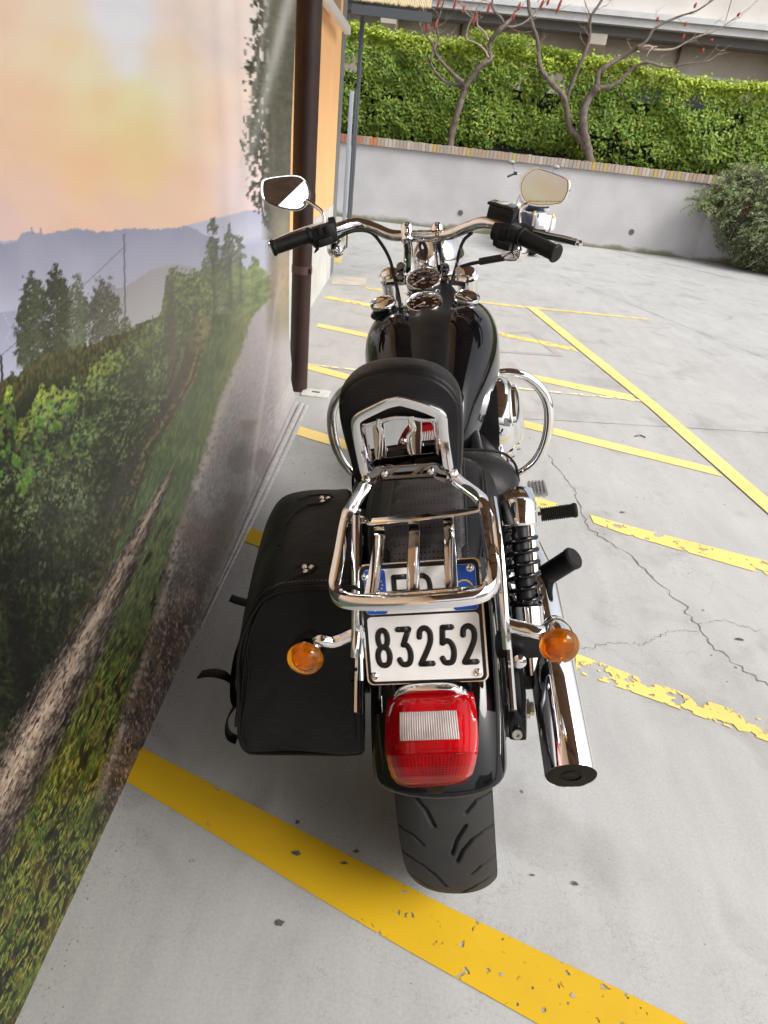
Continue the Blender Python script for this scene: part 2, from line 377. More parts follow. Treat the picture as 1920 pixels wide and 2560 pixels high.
wallbox('added_shade_roof', -9, 1.2, 3.46, 3.54, -.5, 2.6, WOOD)  # unseen roof added above and behind the camera to darken the near floor
for i in range(13): wallbox('rafter', -8.6+i*1.2, -8.48+i*1.2, 3.22, 3.348, .02, 1.65, WOOD)
AW = mat('awning_white', (.62,.60,.57), .5)
aw = empty('window_shutter', (-.80,5.4,0)); tag(aw, 'pale folded awning bar fixed high on the orange wall', 'awning')
g = G(); g.box((.055,.25,2.065),(.05,2.0,.06),bev=.01); g.box((.02,-.1,2.065),(.05,.03,.05)); g.build('bar', AW, aw)
G().box((.03,.30,2.30),(.03,.95,.38),bev=.005).build('cloth', mat('awning_brown',(.36,.19,.10),.8,noise=(10,(.42,.24,.13))), aw)
# downpipe
PIPE = mat('brown_pipe_paint', (.024,.011,.009), .42, noise=(7,(.038,.017,.013)), spec=.5, bump=(40,.1,.002))
dp = empty('downpipe', (-.588,3.66,0)); tag(dp, 'dark brown metal downpipe on the orange wall at the end of the banner', 'downpipe')
G().tube([(-.003,0,1.05),(-.004,0,2.0),(-.006,0,3.34)], .060, n=24).build('upper_pipe', PIPE, dp)
G().tube([(0,0,.0),(0,0,.30),(0,0,.8),(-.003,0,1.06)], .053, n=24).build('lower_pipe', PIPE, dp)
G().lathe([(.053,0),(.0625,.004),(.0625,.05),(.06,.06)], (-.003,0,1.0), (0,0,1)).build('socket', PIPE, dp)
br = G().lathe([(.0555,0),(.0555,.04)], (0,0,.66), (0,0,1)); br.box((.055,-.03,.68),(.008,.03,.03)); br.build('bracket', mat('bracket_brown',(.09,.05,.045),.4), dp)

# ------------------------------------------------------------------ printed banner: picture in its pigment, fold light and sheen painted in too
def paint_picture(px, py):
    n = len(px); C = np.zeros((n,3))
    def vn(x, y, seed=0):
        a = vnoise(x*.82+y*.57, y*.82-x*.57, seed); b = vnoise(x*.97*.93-y*.36, y*.93*.97+x*.36, seed+101)
        return np.clip(((a+b)*.5-.5)*1.45+.5, 0, 1)
    def fb(x, y, seed=0, oc=3):
        s = 0; a = .5; t = 0
        for i in range(oc): s = s+a*vn(x*2**i, y*2**i, seed+i*17); t += a; a *= .5
        return s/t
    ctl = [(0,0,224,196,172),(130,40,236,206,182),(300,0,220,220,234),(310,60,224,226,238),(320,150,226,224,226),(230,180,238,214,180),(330,250,238,216,168),(330,340,238,200,146),(100,300,228,190,156),(0,300,226,190,160),(200,420,231,190,150),(350,430,236,196,144),
      (520,300,229,198,172),(560,100,224,206,200),(450,0,226,208,198),(420,150,230,206,182),(610,300,226,205,196),(100,500,226,192,172),(0,580,216,186,178),(300,540,230,191,168),(450,500,230,191,164),(620,480,222,200,200),(700,100,215,205,200),(-200,300,222,186,162),(200,-150,230,206,182),(500,-150,226,206,196),(160,120,238,206,170),(250,260,236,200,154)]
    wsum = np.zeros(n)
    for (x,y,r,g,b) in ctl:
        w = 1/(((px-x)**2+(py-y)**2)/1e4+.15)**2.0; wsum += w; C += w[:,None]*np.array([r,g,b])
    C /= wsum[:,None]
    cl = fb(px/190+py/420, py/100-px/400, 5, 3)-.5; C += cl[:,None]*np.array([18,17,15])
    ry = fb((px-300)/(40+.25*np.abs(py-60))*1.1, py*0+3, 15, 3)-.5; C += (ry*np.clip(1-np.abs(py-260)/420,0,1))[:,None]*np.array([14,13,9])
    nf = fb(px/8, py/8, 3, 3); nl = fb(px/4, py/4, 31, 2); nm = fb(px/34, py/34, 8, 3); nb = fb(px/110, py/110, 12, 3)
    def put(mask, col):
        m = np.clip(mask,0,1)[:,None]; C[:] = C*(1-m)+np.asarray(col)*m
    def sm(v, w=2.): return np.clip(v/w+.5,0,1)
    def mixn(a,b,t): t = np.clip(t,0,1)[:,None]; return np.array(a)*(1-t)+np.array(b)*t
    rg = np.interp(px,[-300,400,440,473,554,617,671,760],[620,580,572,562,543,526,530,560]) + (nl-.5)*5
    put(sm(py-rg,4), mixn((172,172,192),(200,199,216),(py-rg)/90))
    rg2 = np.interp(px,[-300,0,20,41,57,80,117,150,190,220,244,300,330,400,440,473,520,580,650,760],[640,610,607,602,581,579,586,577,571,575,580,574,571,573,570,563,590,640,700,760]) + (vnoise(px/3.5,px*0,2)-.5)*6
    put(sm(py-rg2,3), mixn((143,144,164),(190,190,210),(py-rg2)/190+(nb-.5)*.35))
    rg3 = np.interp(px,[270,310,340,375,400,430,470,500,530],[740,716,700,676,668,660,664,676,700])+(nl-.5)*5
    put(sm(py-rg3,4)*np.clip((px-285)/10,0,1)*(px<530), mixn((156,152,156),(182,179,182),(py-rg3)/130))
    rgb = np.interp(px,[560,600,620,650,700,760],[660,625,604,598,610,600]); put(sm(py-rgb,24)*.5*(px>560), mixn((138,146,170),(156,164,182),(py-rgb)/60))
    rg4 = np.interp(px,[-300,0,30,60,90],[785,781,777,777,790]); put(sm(py-rg4)*(px<90), mixn((158,161,184),(184,187,208),(py-rg4)/150))
    rd = np.interp(py,[785,820,850,868],[8,29,14,34]); put(np.clip(1.6-np.abs(px-rd),0,1)*(py>785)*(py<870)*.6,(204,204,218))
    for tx,ty in ((80,572),(102,575)): put((np.abs(px-tx)<1.3)*(py>ty-6)*(py<ty+14),(138,138,158))
    def poplar(cx, yt, yb, hw, col, seed, dens=.5, pw=.7):
        t = np.clip((py-yt)/(yb-yt),0,1); prof = hw*np.clip(t*3.0,0,1)**pw*(1-.25*np.clip(t-.7,0,1))
        d = np.abs(px-cx)+(fb(px/9,py/11,seed,3)-.5)*34-prof
        leaf = vn(px/2.7,py/3.1,seed+5)
        hole = (leaf > .66-.16*np.clip(d/10+1,0,1)) * (fb(px/15,py/22,seed+9,2) > dens)
        put(sm(-d,3)*(py>yt)*sm(yb-py,20)*(1-hole*.75), mixn(np.array(col)*.82, np.array(col)*1.42, (nl-.25)*1.0+(py-yt)/(yb-yt)*.35))
    for a in [(76,676,915,30,(74,78,64),1,.46),(60,745,915,22,(72,76,62),4,.46),(100,700,915,24,(78,82,66),21,.46),(138,658,925,32,(64,66,54),2,.56),(160,690,915,26,(74,76,62),3,.5),(194,680,890,22,(98,102,86),5,.43),(206,740,890,16,(94,100,82),25,.43),(252,677,860,17,(92,90,80),6,.47),(272,690,860,16,(92,90,80),7,.47),(236,715,860,17,(86,86,76),8,.50),(288,715,860,13,(94,94,80),27,.45),(312,792,860,14,(90,92,70),18,.45)]: poplar(*a)
    put(np.clip(2.2-np.abs(px-(310+(py-584)*.014)),0,1)*(py>584)*(py<850), (98,92,104))
    cab = np.interp(px,[0,214,315],[891,709,613]); put(np.clip(2.-np.abs(py-cab),0,1)*(px<316)*.75,(104,102,112))
    put(np.clip(3.5-np.abs(px-(2+(py-890)*.07)),0,1)*(py>888)*(py<1010),(62,60,68))
    sh = np.interp(px,[-300,0,12,30,45,60,110,160,220,280,320,360,420],[990,950,944,930,940,915,882,876,860,838,828,800,790])+(nf-.5)*26
    put(sm(py-sh,4), mixn((60,62,46),(116,112,74), (fb(px/3,py/10,44,2)-.32)*1.4+(60-(py-sh))/300))
    put(sm(py-sh-75+(nf-.5)*40,40)*(px<170)*.75,(46,50,42))
    for a in [(533,542,840,13,(92,96,82),11,.62,.5),(528,600,840,24,(98,104,86),31,.5,.6),(573,557,800,11,(94,98,86),12,.62,.5),(572,590,800,24,(98,102,88),32,.55,.6),(596,586,740,15,(110,114,102),13,.45,.6),(548,640,830,26,(106,112,88),14,.7,.7),(634,636,700,11,(104,112,92),33,.5,.7)]: poplar(*a)
    vr = np.interp(px,[540,562,576,600,622,640,671,700,760],[790,720,672,664,676,654,684,720,740])+(nf-.5)*18
    put(sm(py-vr,4)*sm(px-562,10), mixn((92,102,78),(140,154,104), nf*1.3-.25+(50-(py-vr))/150))
    for tx in (532,574,600): put(np.clip(1-np.abs(px-tx-(py-640)*.03)/(8 if tx<590 else 5),0,1)*(py>640)*(py<840-(tx-530))*.75,(80,80,70))
    put(sm(px-545,16)*sm(py-785+(nf-.5)*14+(px-545)*.35,24)*.85, mixn((98,112,82),(138,144,100),nf*1.5-.35))
    vt = np.interp(px,[-300,-60,0,10,18,30,42,60,75,92,100,108,118,135,150,162,170,186,200,212,225,240,262,300,340,380,402,412,416,425,436,450,470,490,508,520,530,538],[960,990,1018,985,962,970,1050,1050,1020,985,952,968,978,958,975,962,972,944,955,960,915,905,886,862,832,800,778,720,692,676,664,676,684,676,690,684,706,790])+(fb(px/7,py/8,77,2)-.5)*34
    Vx = np.interp(py,[600,798,947,1064,1122,1285,1400,1516,1736,1944,2600],[540,528,489,425,384,330,276,220,116,0,-300])
    dv = py-vt; inv = sm(dv,4)*sm(Vx-px+(nf-.5)*18,8)
    leaf = vn(px/4.2,py/5.2,91); leaf2 = vn(px/9+py/40,py/13,95); col_ = fb(px/26,py/150,97,3)
    base = mixn((50,54,44),(98,108,76), (nf-.34)*1.5+(leaf-.5)*.7+(col_-.5)*.9)
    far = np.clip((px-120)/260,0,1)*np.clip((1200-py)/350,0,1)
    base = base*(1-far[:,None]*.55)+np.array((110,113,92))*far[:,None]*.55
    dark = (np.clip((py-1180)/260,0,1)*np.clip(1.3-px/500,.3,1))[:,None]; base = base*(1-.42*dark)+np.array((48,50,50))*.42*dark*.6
    put(inv, base)
    hl = np.clip(1-np.abs(dv-26)/70,0,1)*sm(leaf2-.42,.12)*sm(leaf-.28,.1); put(inv*hl*np.clip(1.15-px/420,.22,1), mixn((120,146,62),(218,220,96),leaf*1.7-.40))
    lb = sm(vn(px/13,py/15,161)-.56,.08)*(dv>0)*(dv<190)*sm(230-px,120); put(inv*lb*.75, mixn((96,134,62),(196,206,92),(leaf-.2)*1.2-dv/300))
    hl2 = sm(leaf-.68,.1)*(dv<300)*(dv>0)*sm(nm-.45,.2); put(inv*hl2*.62, mixn((108,132,82),(160,176,116),nl))
    g2 = sm(vn(px/5,py/10,131)-.76,.08)*sm(nm-.5,.1); put(inv*g2*.42*(py<1500),(126,142,124))
    g3 = sm(vn(px/4,py/12,141)-.74,.08)*sm(fb(px/40,py/60,61,2)-.52,.06)*sm(py-1180,200); put(inv*g3*.45,(96,98,66))
    put(inv*sm(fb(px/60,py/80,151,2)-.55,.1)*.35*(py>1000),(40,42,40))
    put(inv*np.clip(1.5-np.abs(px-(425+(py-690)*.035))/9,0,1)*(py>700)*(py<1100)*.62,(86,80,74))
    put(inv*np.clip(1.6-np.abs(px-(20+(py-1450)*.16))/20,0,1)*sm(py-1440,80)*(py<1850)*.6,(42,40,42))
    soil = np.exp(-((px-Vx+14)/(13+8*np.clip((1200-py)/300,0,1)))**2)*sm(py-800,40)*(py<1700); put(soil*sm(nf-.42,.2)*np.clip(1.15-py/1500,.15,.8), mixn((140,118,90),(190,150,108),nl))
    tk = sm(vn((px-Vx)/6+py/400,py/170,71)-.62,.06)*(px<Vx+2)*sm(px-Vx+70,16)*sm(py-870,60)*sm(1430-py,60); put(tk*.7*inv,(66,62,58))
    Px = np.interp(py,[744,770,798,880,995,1157,1250,1366,1539,1736,1851,2013,2100,2600],[680,650,630,602,550,500,466,424,386,318,284,226,208,190])
    gx = sm(px-Vx-(nf-.5)*16,8)*(py>785)
    fbn = fb((px+py*.22)/3.2,py/14,201,2)
    gcol = mixn((74,88,64),(112,126,86), (fbn-.30)*1.3+(nm-.5)*.9)
    yl = sm(px-(Vx+Px)/2-6+(nm-.5)*60,40)*np.clip((1150-py)/200,0,1)*.8; gcol = gcol*(1-.35*yl[:,None])+np.array((150,140,92))*.35*yl[:,None]
    nearf = np.clip((py-1450)/420,0,1)
    gcol = gcol*(1-nearf[:,None])+mixn((44,50,34),(104,110,58),(fbn-.26)*1.5+(nm-.5)*.9)*nearf[:,None]
    put(gx, gcol)
    put(gx*sm(vn((px+py*.5)/2.6,py/15,207)-.72,.06)*sm(py-1350,300)*.6, mixn((112,122,64),(150,128,78),nm*2-.5))
    put(gx*sm(.30-fb((px+py*.45)/9,py/34,217,2),.05)*sm(py-1300,200)*.8,(32,34,28))
    wid = np.clip((py-1100)/900,0,1)
    pxx = sm(px-Px+(nf-.5)*(16+22*wid),8)*(py>742)
    g = fb(px/2.6,py/2.8,301,2); far2 = np.clip((py-760)/520,0,1)
    pc = mixn((160,154,158),(112,108,108),far2); pc = pc+((g-.5)*np.clip((py-700)/7,14,80))[:,None]
    put(pxx, pc)
    dk = np.clip((py-1280)/260,0,1)*pxx; put(dk*.85, mixn((46,41,40),(122,110,104),(g-.30)*1.9+(nm-.5)*1.5))
    put(pxx*sm(py-900,60)*np.exp(-((px-Px-13)/11)**2)*sm(nf-.42,.1)*.75,(170,158,148))
    put(pxx*sm(fb(px/50,py/70,311,2)-.56,.1)*.38*(py>1050),(74,64,64))
    put(pxx*sm(vn((px-py*.25)/3,py/7,321)-.76,.05)*sm(py-1480,60)*.75,(176,152,128))
    put(pxx*sm(py-1550,200)*sm(fb(px/22,py/30,327,2)-.56,.1)*.38,(122,104,84))
    Tx = np.interp(py,[1130,1200,1250,1389,1504,1678,1840,2002,2300],[446,418,393,324,266,174,87,0,-170]); tw = np.interp(py,[1130,1250,1389,1504,1678,2002],[5,12,22,32,46,64])
    on = sm(py-1190,90)
    dT = (px-Tx)/tw+(nf-.5)*.6
    tgr = fb((px+py*.52)/3.6,(py-px*.1)/20,401,3)
    put(on*np.clip((1.5-np.abs(dT))*2.2,0,1), mixn((38,35,35),(112,103,96),(tgr-.28)*1.9))
    put(on*np.exp(-((dT+.12)/.60)**2), mixn((126,112,102),(192,174,156),(tgr-.22)*1.5))
    put(on*(np.abs(dT)<1.2)*sm(fb((px+py*.52)/3,py/11,409,2)-.68,.05)*.75,(52,46,44))
    put(on*(np.abs(dT)<1.5)*sm(vn((px+py*.52)/2.4,py/9,419)-.80,.08)*.35,(176,168,160))
    lg = sm(py-1960-(px-200)*1.1+(nf-.5)*110,110)*sm(px-Tx-tw*1.5,20); put(lg*.95, mixn((40,45,30),(104,110,56),(fbn-.28)*1.6+(nm-.5)*1.0))
    zone = sm(px-Tx-tw*1.5,14)*np.maximum(lg,sm(Px-px,20))*sm(py-1600,160)
    put(zone*sm(vn((px+py*.5)/2.3,py/13,501)-.70,.06)*.8, mixn((120,134,66),(172,158,104),nl*1.8-.5))
    put(zone*sm(vn((px-py*.3)/2.3,py/10,505)-.76,.06)*.7, mixn((108,120,58),(150,150,84),nl))
    put(zone*sm(.34-fb((px+py*.4)/10,py/38,509,2),.06)*.85,(30,31,26))
    put(zone*sm(fb(px/26,py/50,521,2)-.58,.1)*.30,(110,92,54))
    put(zone*sm(fb((px+py*.5)/18,py/90,523,2)-.60,.08)*.4,(70,92,46))
    wl = np.interp(py,[-400,0,10,60,120,163,250,300,380,430,488,520,560,600,640],[640,648,636,640,630,618,626,618,612,632,630,646,668,690,760])
    wd = px-wl+(fb(px/8,py/16,603,3)-.5)*64
    put(sm(wd,5)*np.maximum(sm(vn(px/4,py/12,601)-.30,.08),sm(px-672,10))*sm(640-py,30), mixn((56,59,51),(102,102,90),(vn(px/3,py/5,607)-.25)*1.3))
    put(sm(px-664-(py>600)*8,24)*sm(840-py,60)*.88, mixn((78,77,69),(108,105,94),nf*1.4-.2))
    put(np.clip(1.2-np.abs(px-708)/34,0,1)*sm(py-520,80)*sm(850-py,60)*.85, mixn((140,134,118),(168,146,122),np.exp(-((py-700)/70)**2)*nf*1.7))
    f1 = px-(722-py*.25); put(np.exp(-(f1/17)**2)*(py<560)*.72*np.clip(1.15-py/620,0,1),(184,182,178))  # this streak and the next paint light caught on the banner folds
    f1 = px-(672-py*.17); put(np.exp(-(f1/8)**2)*(py<420)*.4,(190,185,182))
    put(sm(px-690-(py-840)*.01,30)*sm(py-830,60)*.6, mixn((158,153,150),(176,172,168),g))
    put(np.exp(-((px-(690-(py-760)*.14))/5)**2)*sm(py-700,60)*sm(1240-py,80)*.35,(186,178,174))
    hz = sm(px-40,160)*sm(py-640,120)*sm(1500-py,420)*sm(650-px,120); put(hz*.20,(132,132,126))  # grey veil paints a hazy sheen over the middle of the sheet
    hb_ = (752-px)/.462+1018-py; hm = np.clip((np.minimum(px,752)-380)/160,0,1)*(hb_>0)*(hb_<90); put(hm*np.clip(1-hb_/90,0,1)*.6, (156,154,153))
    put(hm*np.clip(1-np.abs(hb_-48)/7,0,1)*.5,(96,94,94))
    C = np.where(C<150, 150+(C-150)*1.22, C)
    return np.clip(C,0,255)
NU, NVv = 560, 1150
us = np.linspace(0,1,NU)
ymin, ymax = .40, 3.36
inv0, inv1 = 1/ymin, 1/ymax
ycol = 1/(inv0+(inv1-inv0)*us)
z1 = np.linspace(0,1,NVv); zz = 1.55*z1*(1+.10*z1*z1)*1.06          # up to about 1.8 m
Y, Zg = np.meshgrid(ycol, zz, indexing='ij')
endy = np.interp(zz,[0.000,0.043,0.102,0.240,0.429,0.744,1.156,1.790,1.943],[3.409,3.370,3.361,3.375,3.293,3.275,3.290,3.330,3.335])
tY = (Y-ymin)/(ymax-ymin); Y = ymin+(endy[None,:]-ymin)*tY
farw = np.clip((Y-1.2)/1.8,0,1)
X = -.524 - .055*farw*np.clip(Zg/.16,0,1)**.6 - .012*Zg
X += .004*np.sin(Y*9+Zg*2.5)*np.clip(Zg*2,0,1) + .010*farw*np.sin(Y*22+Zg*1.6)*np.clip((Zg-.5),0,1) + .008*(fbm(Y*3,Zg*2,3,2)-.5)
X += .006*farw*np.exp(-((Y-2.85-.05*Zg)/.03)**2)
P3 = np.stack([X,Y,Zg],-1).reshape(-1,3)
D = P3-np.array([0,0,H]); zc = D@np.array(fwd); pxs = 960+F*(D@np.array(CR))/zc; pys = 1280-F*(D@np.array(CU))/zc
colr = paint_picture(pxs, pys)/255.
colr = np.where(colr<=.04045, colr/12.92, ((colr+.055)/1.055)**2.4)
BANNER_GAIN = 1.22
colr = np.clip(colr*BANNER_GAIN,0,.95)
ii = np.arange(NU*NVv).reshape(NU,NVv)
quads = np.stack([ii[:-1,:-1],ii[1:,:-1],ii[1:,1:],ii[:-1,1:]],-1).reshape(-1,4)
me = bpy.data.meshes.new('print'); me.vertices.add(len(P3)); me.vertices.foreach_set('co', P3.ravel())
me.loops.add(quads.size); me.loops.foreach_set('vertex_index', quads.ravel())
me.polygons.add(len(quads)); me.polygons.foreach_set('loop_start', np.arange(len(quads))*4); me.polygons.foreach_set('loop_total', np.full(len(quads),4))
me.polygons.foreach_set('use_smooth', np.ones(len(quads),bool)); me.update(); me.validate()
bn = empty('banner', (0,0,0)); tag(bn, 'large printed vinyl banner of a vineyard valley at sunset hanging along the wall', 'banner')
BMAT = attr_mat('banner_vinyl', rough=.42, spec=.5, bump=(700,.06,.0005))
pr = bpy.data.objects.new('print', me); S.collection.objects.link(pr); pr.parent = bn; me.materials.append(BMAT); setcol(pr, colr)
# the rest of the same sheet, above and behind the camera (seen only in the mirrors)
gy, gz = 60, 40
ys = np.linspace(-3.2,2.8,gy); zs = np.linspace(0,3.1,gz); YY,ZZ = np.meshgrid(ys,zs,indexing='ij')
keep = []
V = np.stack([np.full(YY.size,-.66)-.01*ZZ.ravel(), YY.ravel(), ZZ.ravel()],-1)
t = np.clip((ZZ.ravel()-.9)/1.2,0,1)[:,None]; nn = fbm(V[:,1]*1.4,V[:,2]*2,9,3)[:,None]
sk1 = np.array([228,184,148]); sk2 = np.array([235,205,170]); lowc = np.array([74,84,54])
cc = sk1*(1-t)+sk2*t+(nn-.5)*40; cc = np.where(V[:,2:3]<.95, np.array([150,152,170]), cc); cc = np.where(V[:,2:3]<.75, lowc+(nn-.5)*60, cc)
cc = np.clip(cc,0,255)/255.; cc = ((cc+.055)/1.055)**2.4
ii = np.arange(gy*gz).reshape(gy,gz); qf = np.stack([ii[:-1,:-1],ii[1:,:-1],ii[1:,1:],ii[:-1,1:]],-1).reshape(-1,4)
bk = raw('sheet_backing', V, [tuple(int(a) for a in q) for q in qf], BMAT, bn, True); setcol(bk, cc)
# weighted hem along the foot, folded double at its far end
HEM = mat('hem_grey', (.42,.41,.40), .5, noise=(60,(.30,.29,.29)))
g = G(); g.tube(cr([(-.518,1.5,.001),(-.508,2.2,.004),(-.498,2.8,.007),(-.496,3.38,.008)],8), [.003+.011*min(1,i/12) for i in range(25)], n=12, flat=(.7,1), up=(0,0,1))
g.tube(cr([(-.524,1.7,.004),(-.523,2.5,.016),(-.520,3.37,.022)],8), [.003+.012*min(1,i/8) for i in range(17)], n=12, flat=(.8,1), up=(0,0,1)); g.build('hem', HEM, bn)

def zat(px,py,off): return wcoord(onplane(px,py,WA+WN*off,WN))
# ------------------------------------------------------------------ retaining wall, hedge, trees behind
WN = Vector((.073,.997,0)).normalized(); WD = Vector((.997,-.073,0)).normalized(); WA = Vector((-.29,12.60,0))
def wp(u, off, z): return WA + WD*u + WN*off + Vector((0,0,z))
def onw(px, py, off=0): return onplane(px, py, WA+WN*off, WN)
def wcoord(p): p = Vector(p)-WA; return p.dot(WD), p.dot(WN), p.z
def wbox(g, u0,u1,o0,o1,z0,z1):
    V = [wp(u,o,z) for u in (u0,u1) for o in (o0,o1) for z in (z0,z1)]
    return g.add(V, [(0,1,3,2),(4,6,7,5),(0,4,5,1),(2,3,7,6),(0,2,6,4),(1,5,7,3)])
RW = mat('grey_wall_render', (.49,.485,.49), .85, bump=(60,.3,.004))
t = RW.node_tree; N = t.nodes; L = t.links; b = N['Principled BSDF']; tc = N.new('ShaderNodeTexCoord'); sx = N.new('ShaderNodeSeparateXYZ'); L.new(tc.outputs['Object'], sx.inputs[0])
nz = N.new('ShaderNodeTexNoise'); nz.inputs['Scale'].default_value = 2.2; nz.inputs['Detail'].default_value = 7; L.new(tc.outputs['Object'], nz.inputs['Vector'])
ma = N.new('ShaderNodeMath'); ma.operation='MULTIPLY_ADD'; ma.inputs[1].default_value = -.38; ma.inputs[2].default_value = .20; L.new(nz.outputs[0], ma.inputs[0])
ad = N.new('ShaderNodeMath'); ad.operation='ADD'; L.new(sx.outputs[2], ad.inputs[0]); L.new(ma.outputs[0], ad.inputs[1])
moss = ramp(N, L, ad.outputs[0], [(.0,(.17,.17,.10)),(.05,(.23,.23,.17)),(.10,(.50,.49,.50))])
wa = ramp(N, L, nz.outputs[0], [(.35,(.88,.88,.88)),(.7,(1.05,1.05,1.05))])
mx = N.new('ShaderNodeMix'); mx.data_type='RGBA'; mx.blend_type='MULTIPLY'; mx.inputs['Factor'].default_value = 1
L.new(moss.outputs[0], [q for q in mx.inputs if q.name=='A' and q.type=='RGBA'][0]); L.new(wa.outputs[0], [q for q in mx.inputs if q.name=='B' and q.type=='RGBA'][0]); L.new([q for q in mx.outputs if q.type=='RGBA'][0], b.inputs['Base Color'])
rw = empty('retaining_wall', (0,0,0)); tag(rw, 'low grey rendered retaining wall with brick coping under the hedge', 'wall')
g = G(); wbox(g,-2.5,5.15,0,.25,0,1.17); 
a0 = wp(5.15,0,0); e0 = Vector((7.6,11.0,0)); nn_ = Vector((.25,.9,0)).normalized()*.25
g.add([a0, e0, e0+nn_, a0+WN*.25]+[v+Vector((0,0,1.17)) for v in (a0, e0, e0+nn_, a0+WN*.25)], [(3,2,1,0),(4,5,6,7),(0,1,5,4),(1,2,6,5),(2,3,7,6)])
g.build('wall_face', RW, rw, smooth=False)
BRK = attr_mat('coping_brick', rough=.85, bump=(40,.5,.004))
g = G(); cols = []
u = -2.4
while u < 5.3:
    wdt = .058+random.random()*.01; n0 = len(g.v); tl = random.uniform(-.004,.004)
    wbox(g, u, u+wdt-.007, -.045+tl, .28, 1.171, 1.29+random.uniform(-.005,.006)); n1 = len(g.v)
    c = random.choice([(.38,.30,.24),(.42,.34,.28),(.34,.28,.23),(.44,.38,.32),(.40,.28,.20),(.33,.29,.25),(.46,.41,.36),(.37,.31,.26)])
    if u < -.55+0 and u > -.68: c = (.5,.2,.09)
    if random.random() < (.03 if u<3 else .16): c = random.choice([(.42,.34,.12),(.46,.32,.10),(.38,.33,.18)])
    if u < -.78: c = (.45,.20,.12)
    cols += [c]*(n1-n0); u += wdt
o = g.build('brick_coping', BRK, rw, smooth=False, auto=0); setcol(o, np.array(cols))
g = G(); wbox(g,-2.4,5.3,-.035,.27,1.165,1.262); g.build('mortar', mat('mortar',(.24,.22,.19),.9), rw, smooth=False)
HOLE = mat('weep_hole_dark', (.012,.012,.012), .9)
for (hx,hy) in ((1151,532),(1579,580)):
    p = onw(hx,hy,-.003); g = G(); g.lathe([(.038,-.006),(.046,-.006),(.046,.004),(.038,.004)], p, -WN, n=20); g.build('weep_pipe', mat('weep_pipe',(.10,.10,.10),.6), rw)
    g = G(); g.lathe([(.039,0),(.0001,0)], p+WN*.0005, -WN, n=20); g.build('weep_hole', HOLE, rw)
soil = raw('planting_bed', [wp(-6,.24,1.14),wp(5.15,.24,1.14),(30,8.4,1.14),(30,30,1.14),wp(-6,14,1.14)], [(0,1,2,3,4)], mat('bed_soil',(.10,.08,.055),.95,noise=(6,(.16,.12,.08)))); tag(soil, kind='structure')

def leaves(cent, nrm, size, cols, name, m, parent, asp=.5, fold=.25):
    "one small folded leaf (4 triangles worth of faces) at each point"
    n = len(cent); r = rng
    a = r.normal(size=(n,3)); a -= nrm*np.sum(a*nrm,1,keepdims=True); a /= np.linalg.norm(a,axis=1,keepdims=True)+1e-9
    b = np.cross(nrm,a); s = size[:,None]
    tip = cent+a*s; base = cent-a*s; l = cent+b*s*asp+nrm*s*fold; rr = cent-b*s*asp+nrm*s*fold
    V = np.stack([base,rr,tip,l],1).reshape(-1,3); i = np.arange(n)*4
    Fq = np.stack([i,i+1,i+2],1); F2 = np.stack([i,i+2,i+3],1); Fa = np.concatenate([Fq,F2]).astype(np.int32)
    me = bpy.data.meshes.new(name); me.vertices.add(len(V)); me.vertices.foreach_set('co', V.ravel())
    me.loops.add(Fa.size); me.loops.foreach_set('vertex_index', Fa.ravel()); me.polygons.add(len(Fa))
    me.polygons.foreach_set('loop_start', np.arange(len(Fa))*3); me.polygons.foreach_set('loop_total', np.full(len(Fa),3)); me.update()
    o = bpy.data.objects.new(name, me); S.collection.objects.link(o); me.materials.append(m); o.parent = parent
    setcol(o, np.repeat(cols,4,0)); return o
LEAF = attr_mat('laurel_leaf', rough=.45, spec=.4)
tL = LEAF.node_tree; bL = tL.nodes['Principled BSDF']; tl_ = tL.nodes.new('ShaderNodeBsdfTranslucent'); mxs = tL.nodes.new('ShaderNodeMixShader'); mxs.inputs[0].default_value = .3
at_ = [n for n in tL.nodes if n.type=='ATTRIBUTE'][0]; tL.links.new(at_.outputs['Color'], tl_.inputs['Color']); tL.links.new(bL.outputs[0], mxs.inputs[1]); tL.links.new(tl_.outputs[0], mxs.inputs[2]); tL.links.new(mxs.outputs[0], tL.nodes['Material Output'].inputs[0])
hd = empty('hedge', (0,0,0)); tag(hd, 'long clipped laurel hedge with bright yellow-green top above the grey wall', 'hedge')
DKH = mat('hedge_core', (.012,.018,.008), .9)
g = G(); wbox(g,-3.5,12,.75,1.5,1.15,2.22); g.build('dark_core', DKH, hd, smooth=False)  # solid near-black box stands in for the shade between the leaves
HPX = [(894,62),(961,80),(1049,92),(1130,102),(1231,122),(1299,126),(1333,132),(1400,150),(1480,150),(1540,152),(1588,152),(1629,170),(1688,183),(1713,196),(1776,202),(1914,212)]
_h = [zat(px,py,.62) for px,py in HPX]
def top_z(u): return np.interp(u,[q[0] for q in _h],[q[2]-.03 for q in _h]) +.05*(fbm(u*2.6,u*0,5,3)-.5)*2
n = 62000; u = rng.uniform(-3.6,12,n)*1.0; u[:50000] = rng.uniform(-1.6,7.2,50000)
tz = top_z(u); z = 1.16+(tz-1.16)*rng.uniform(0,1,n)**.9
ft = rng.uniform(0,1,n) < .22; lump = fbm(u*1.7,z*1.7,21,3)
hole = fbm(u*2.6,z*2.6,33,3)
off = .58+ (lump-.5)*.42+np.abs(rng.normal(0,.07,n)) + (1-np.clip((z-1.16)/.35,0,1))*.16
off = np.where(ft, rng.uniform(.55,1.6,n), off); z = np.where(ft, tz+rng.normal(0,.035,n)-.02, z)
keepm = ft | ~((hole>.63)&(rng.uniform(0,1,n)<.80)); keepm &= ft | ~(((z-1.16)<.16)&(rng.uniform(0,1,n)<.62))
gap_ = zat(1768,262,.55)
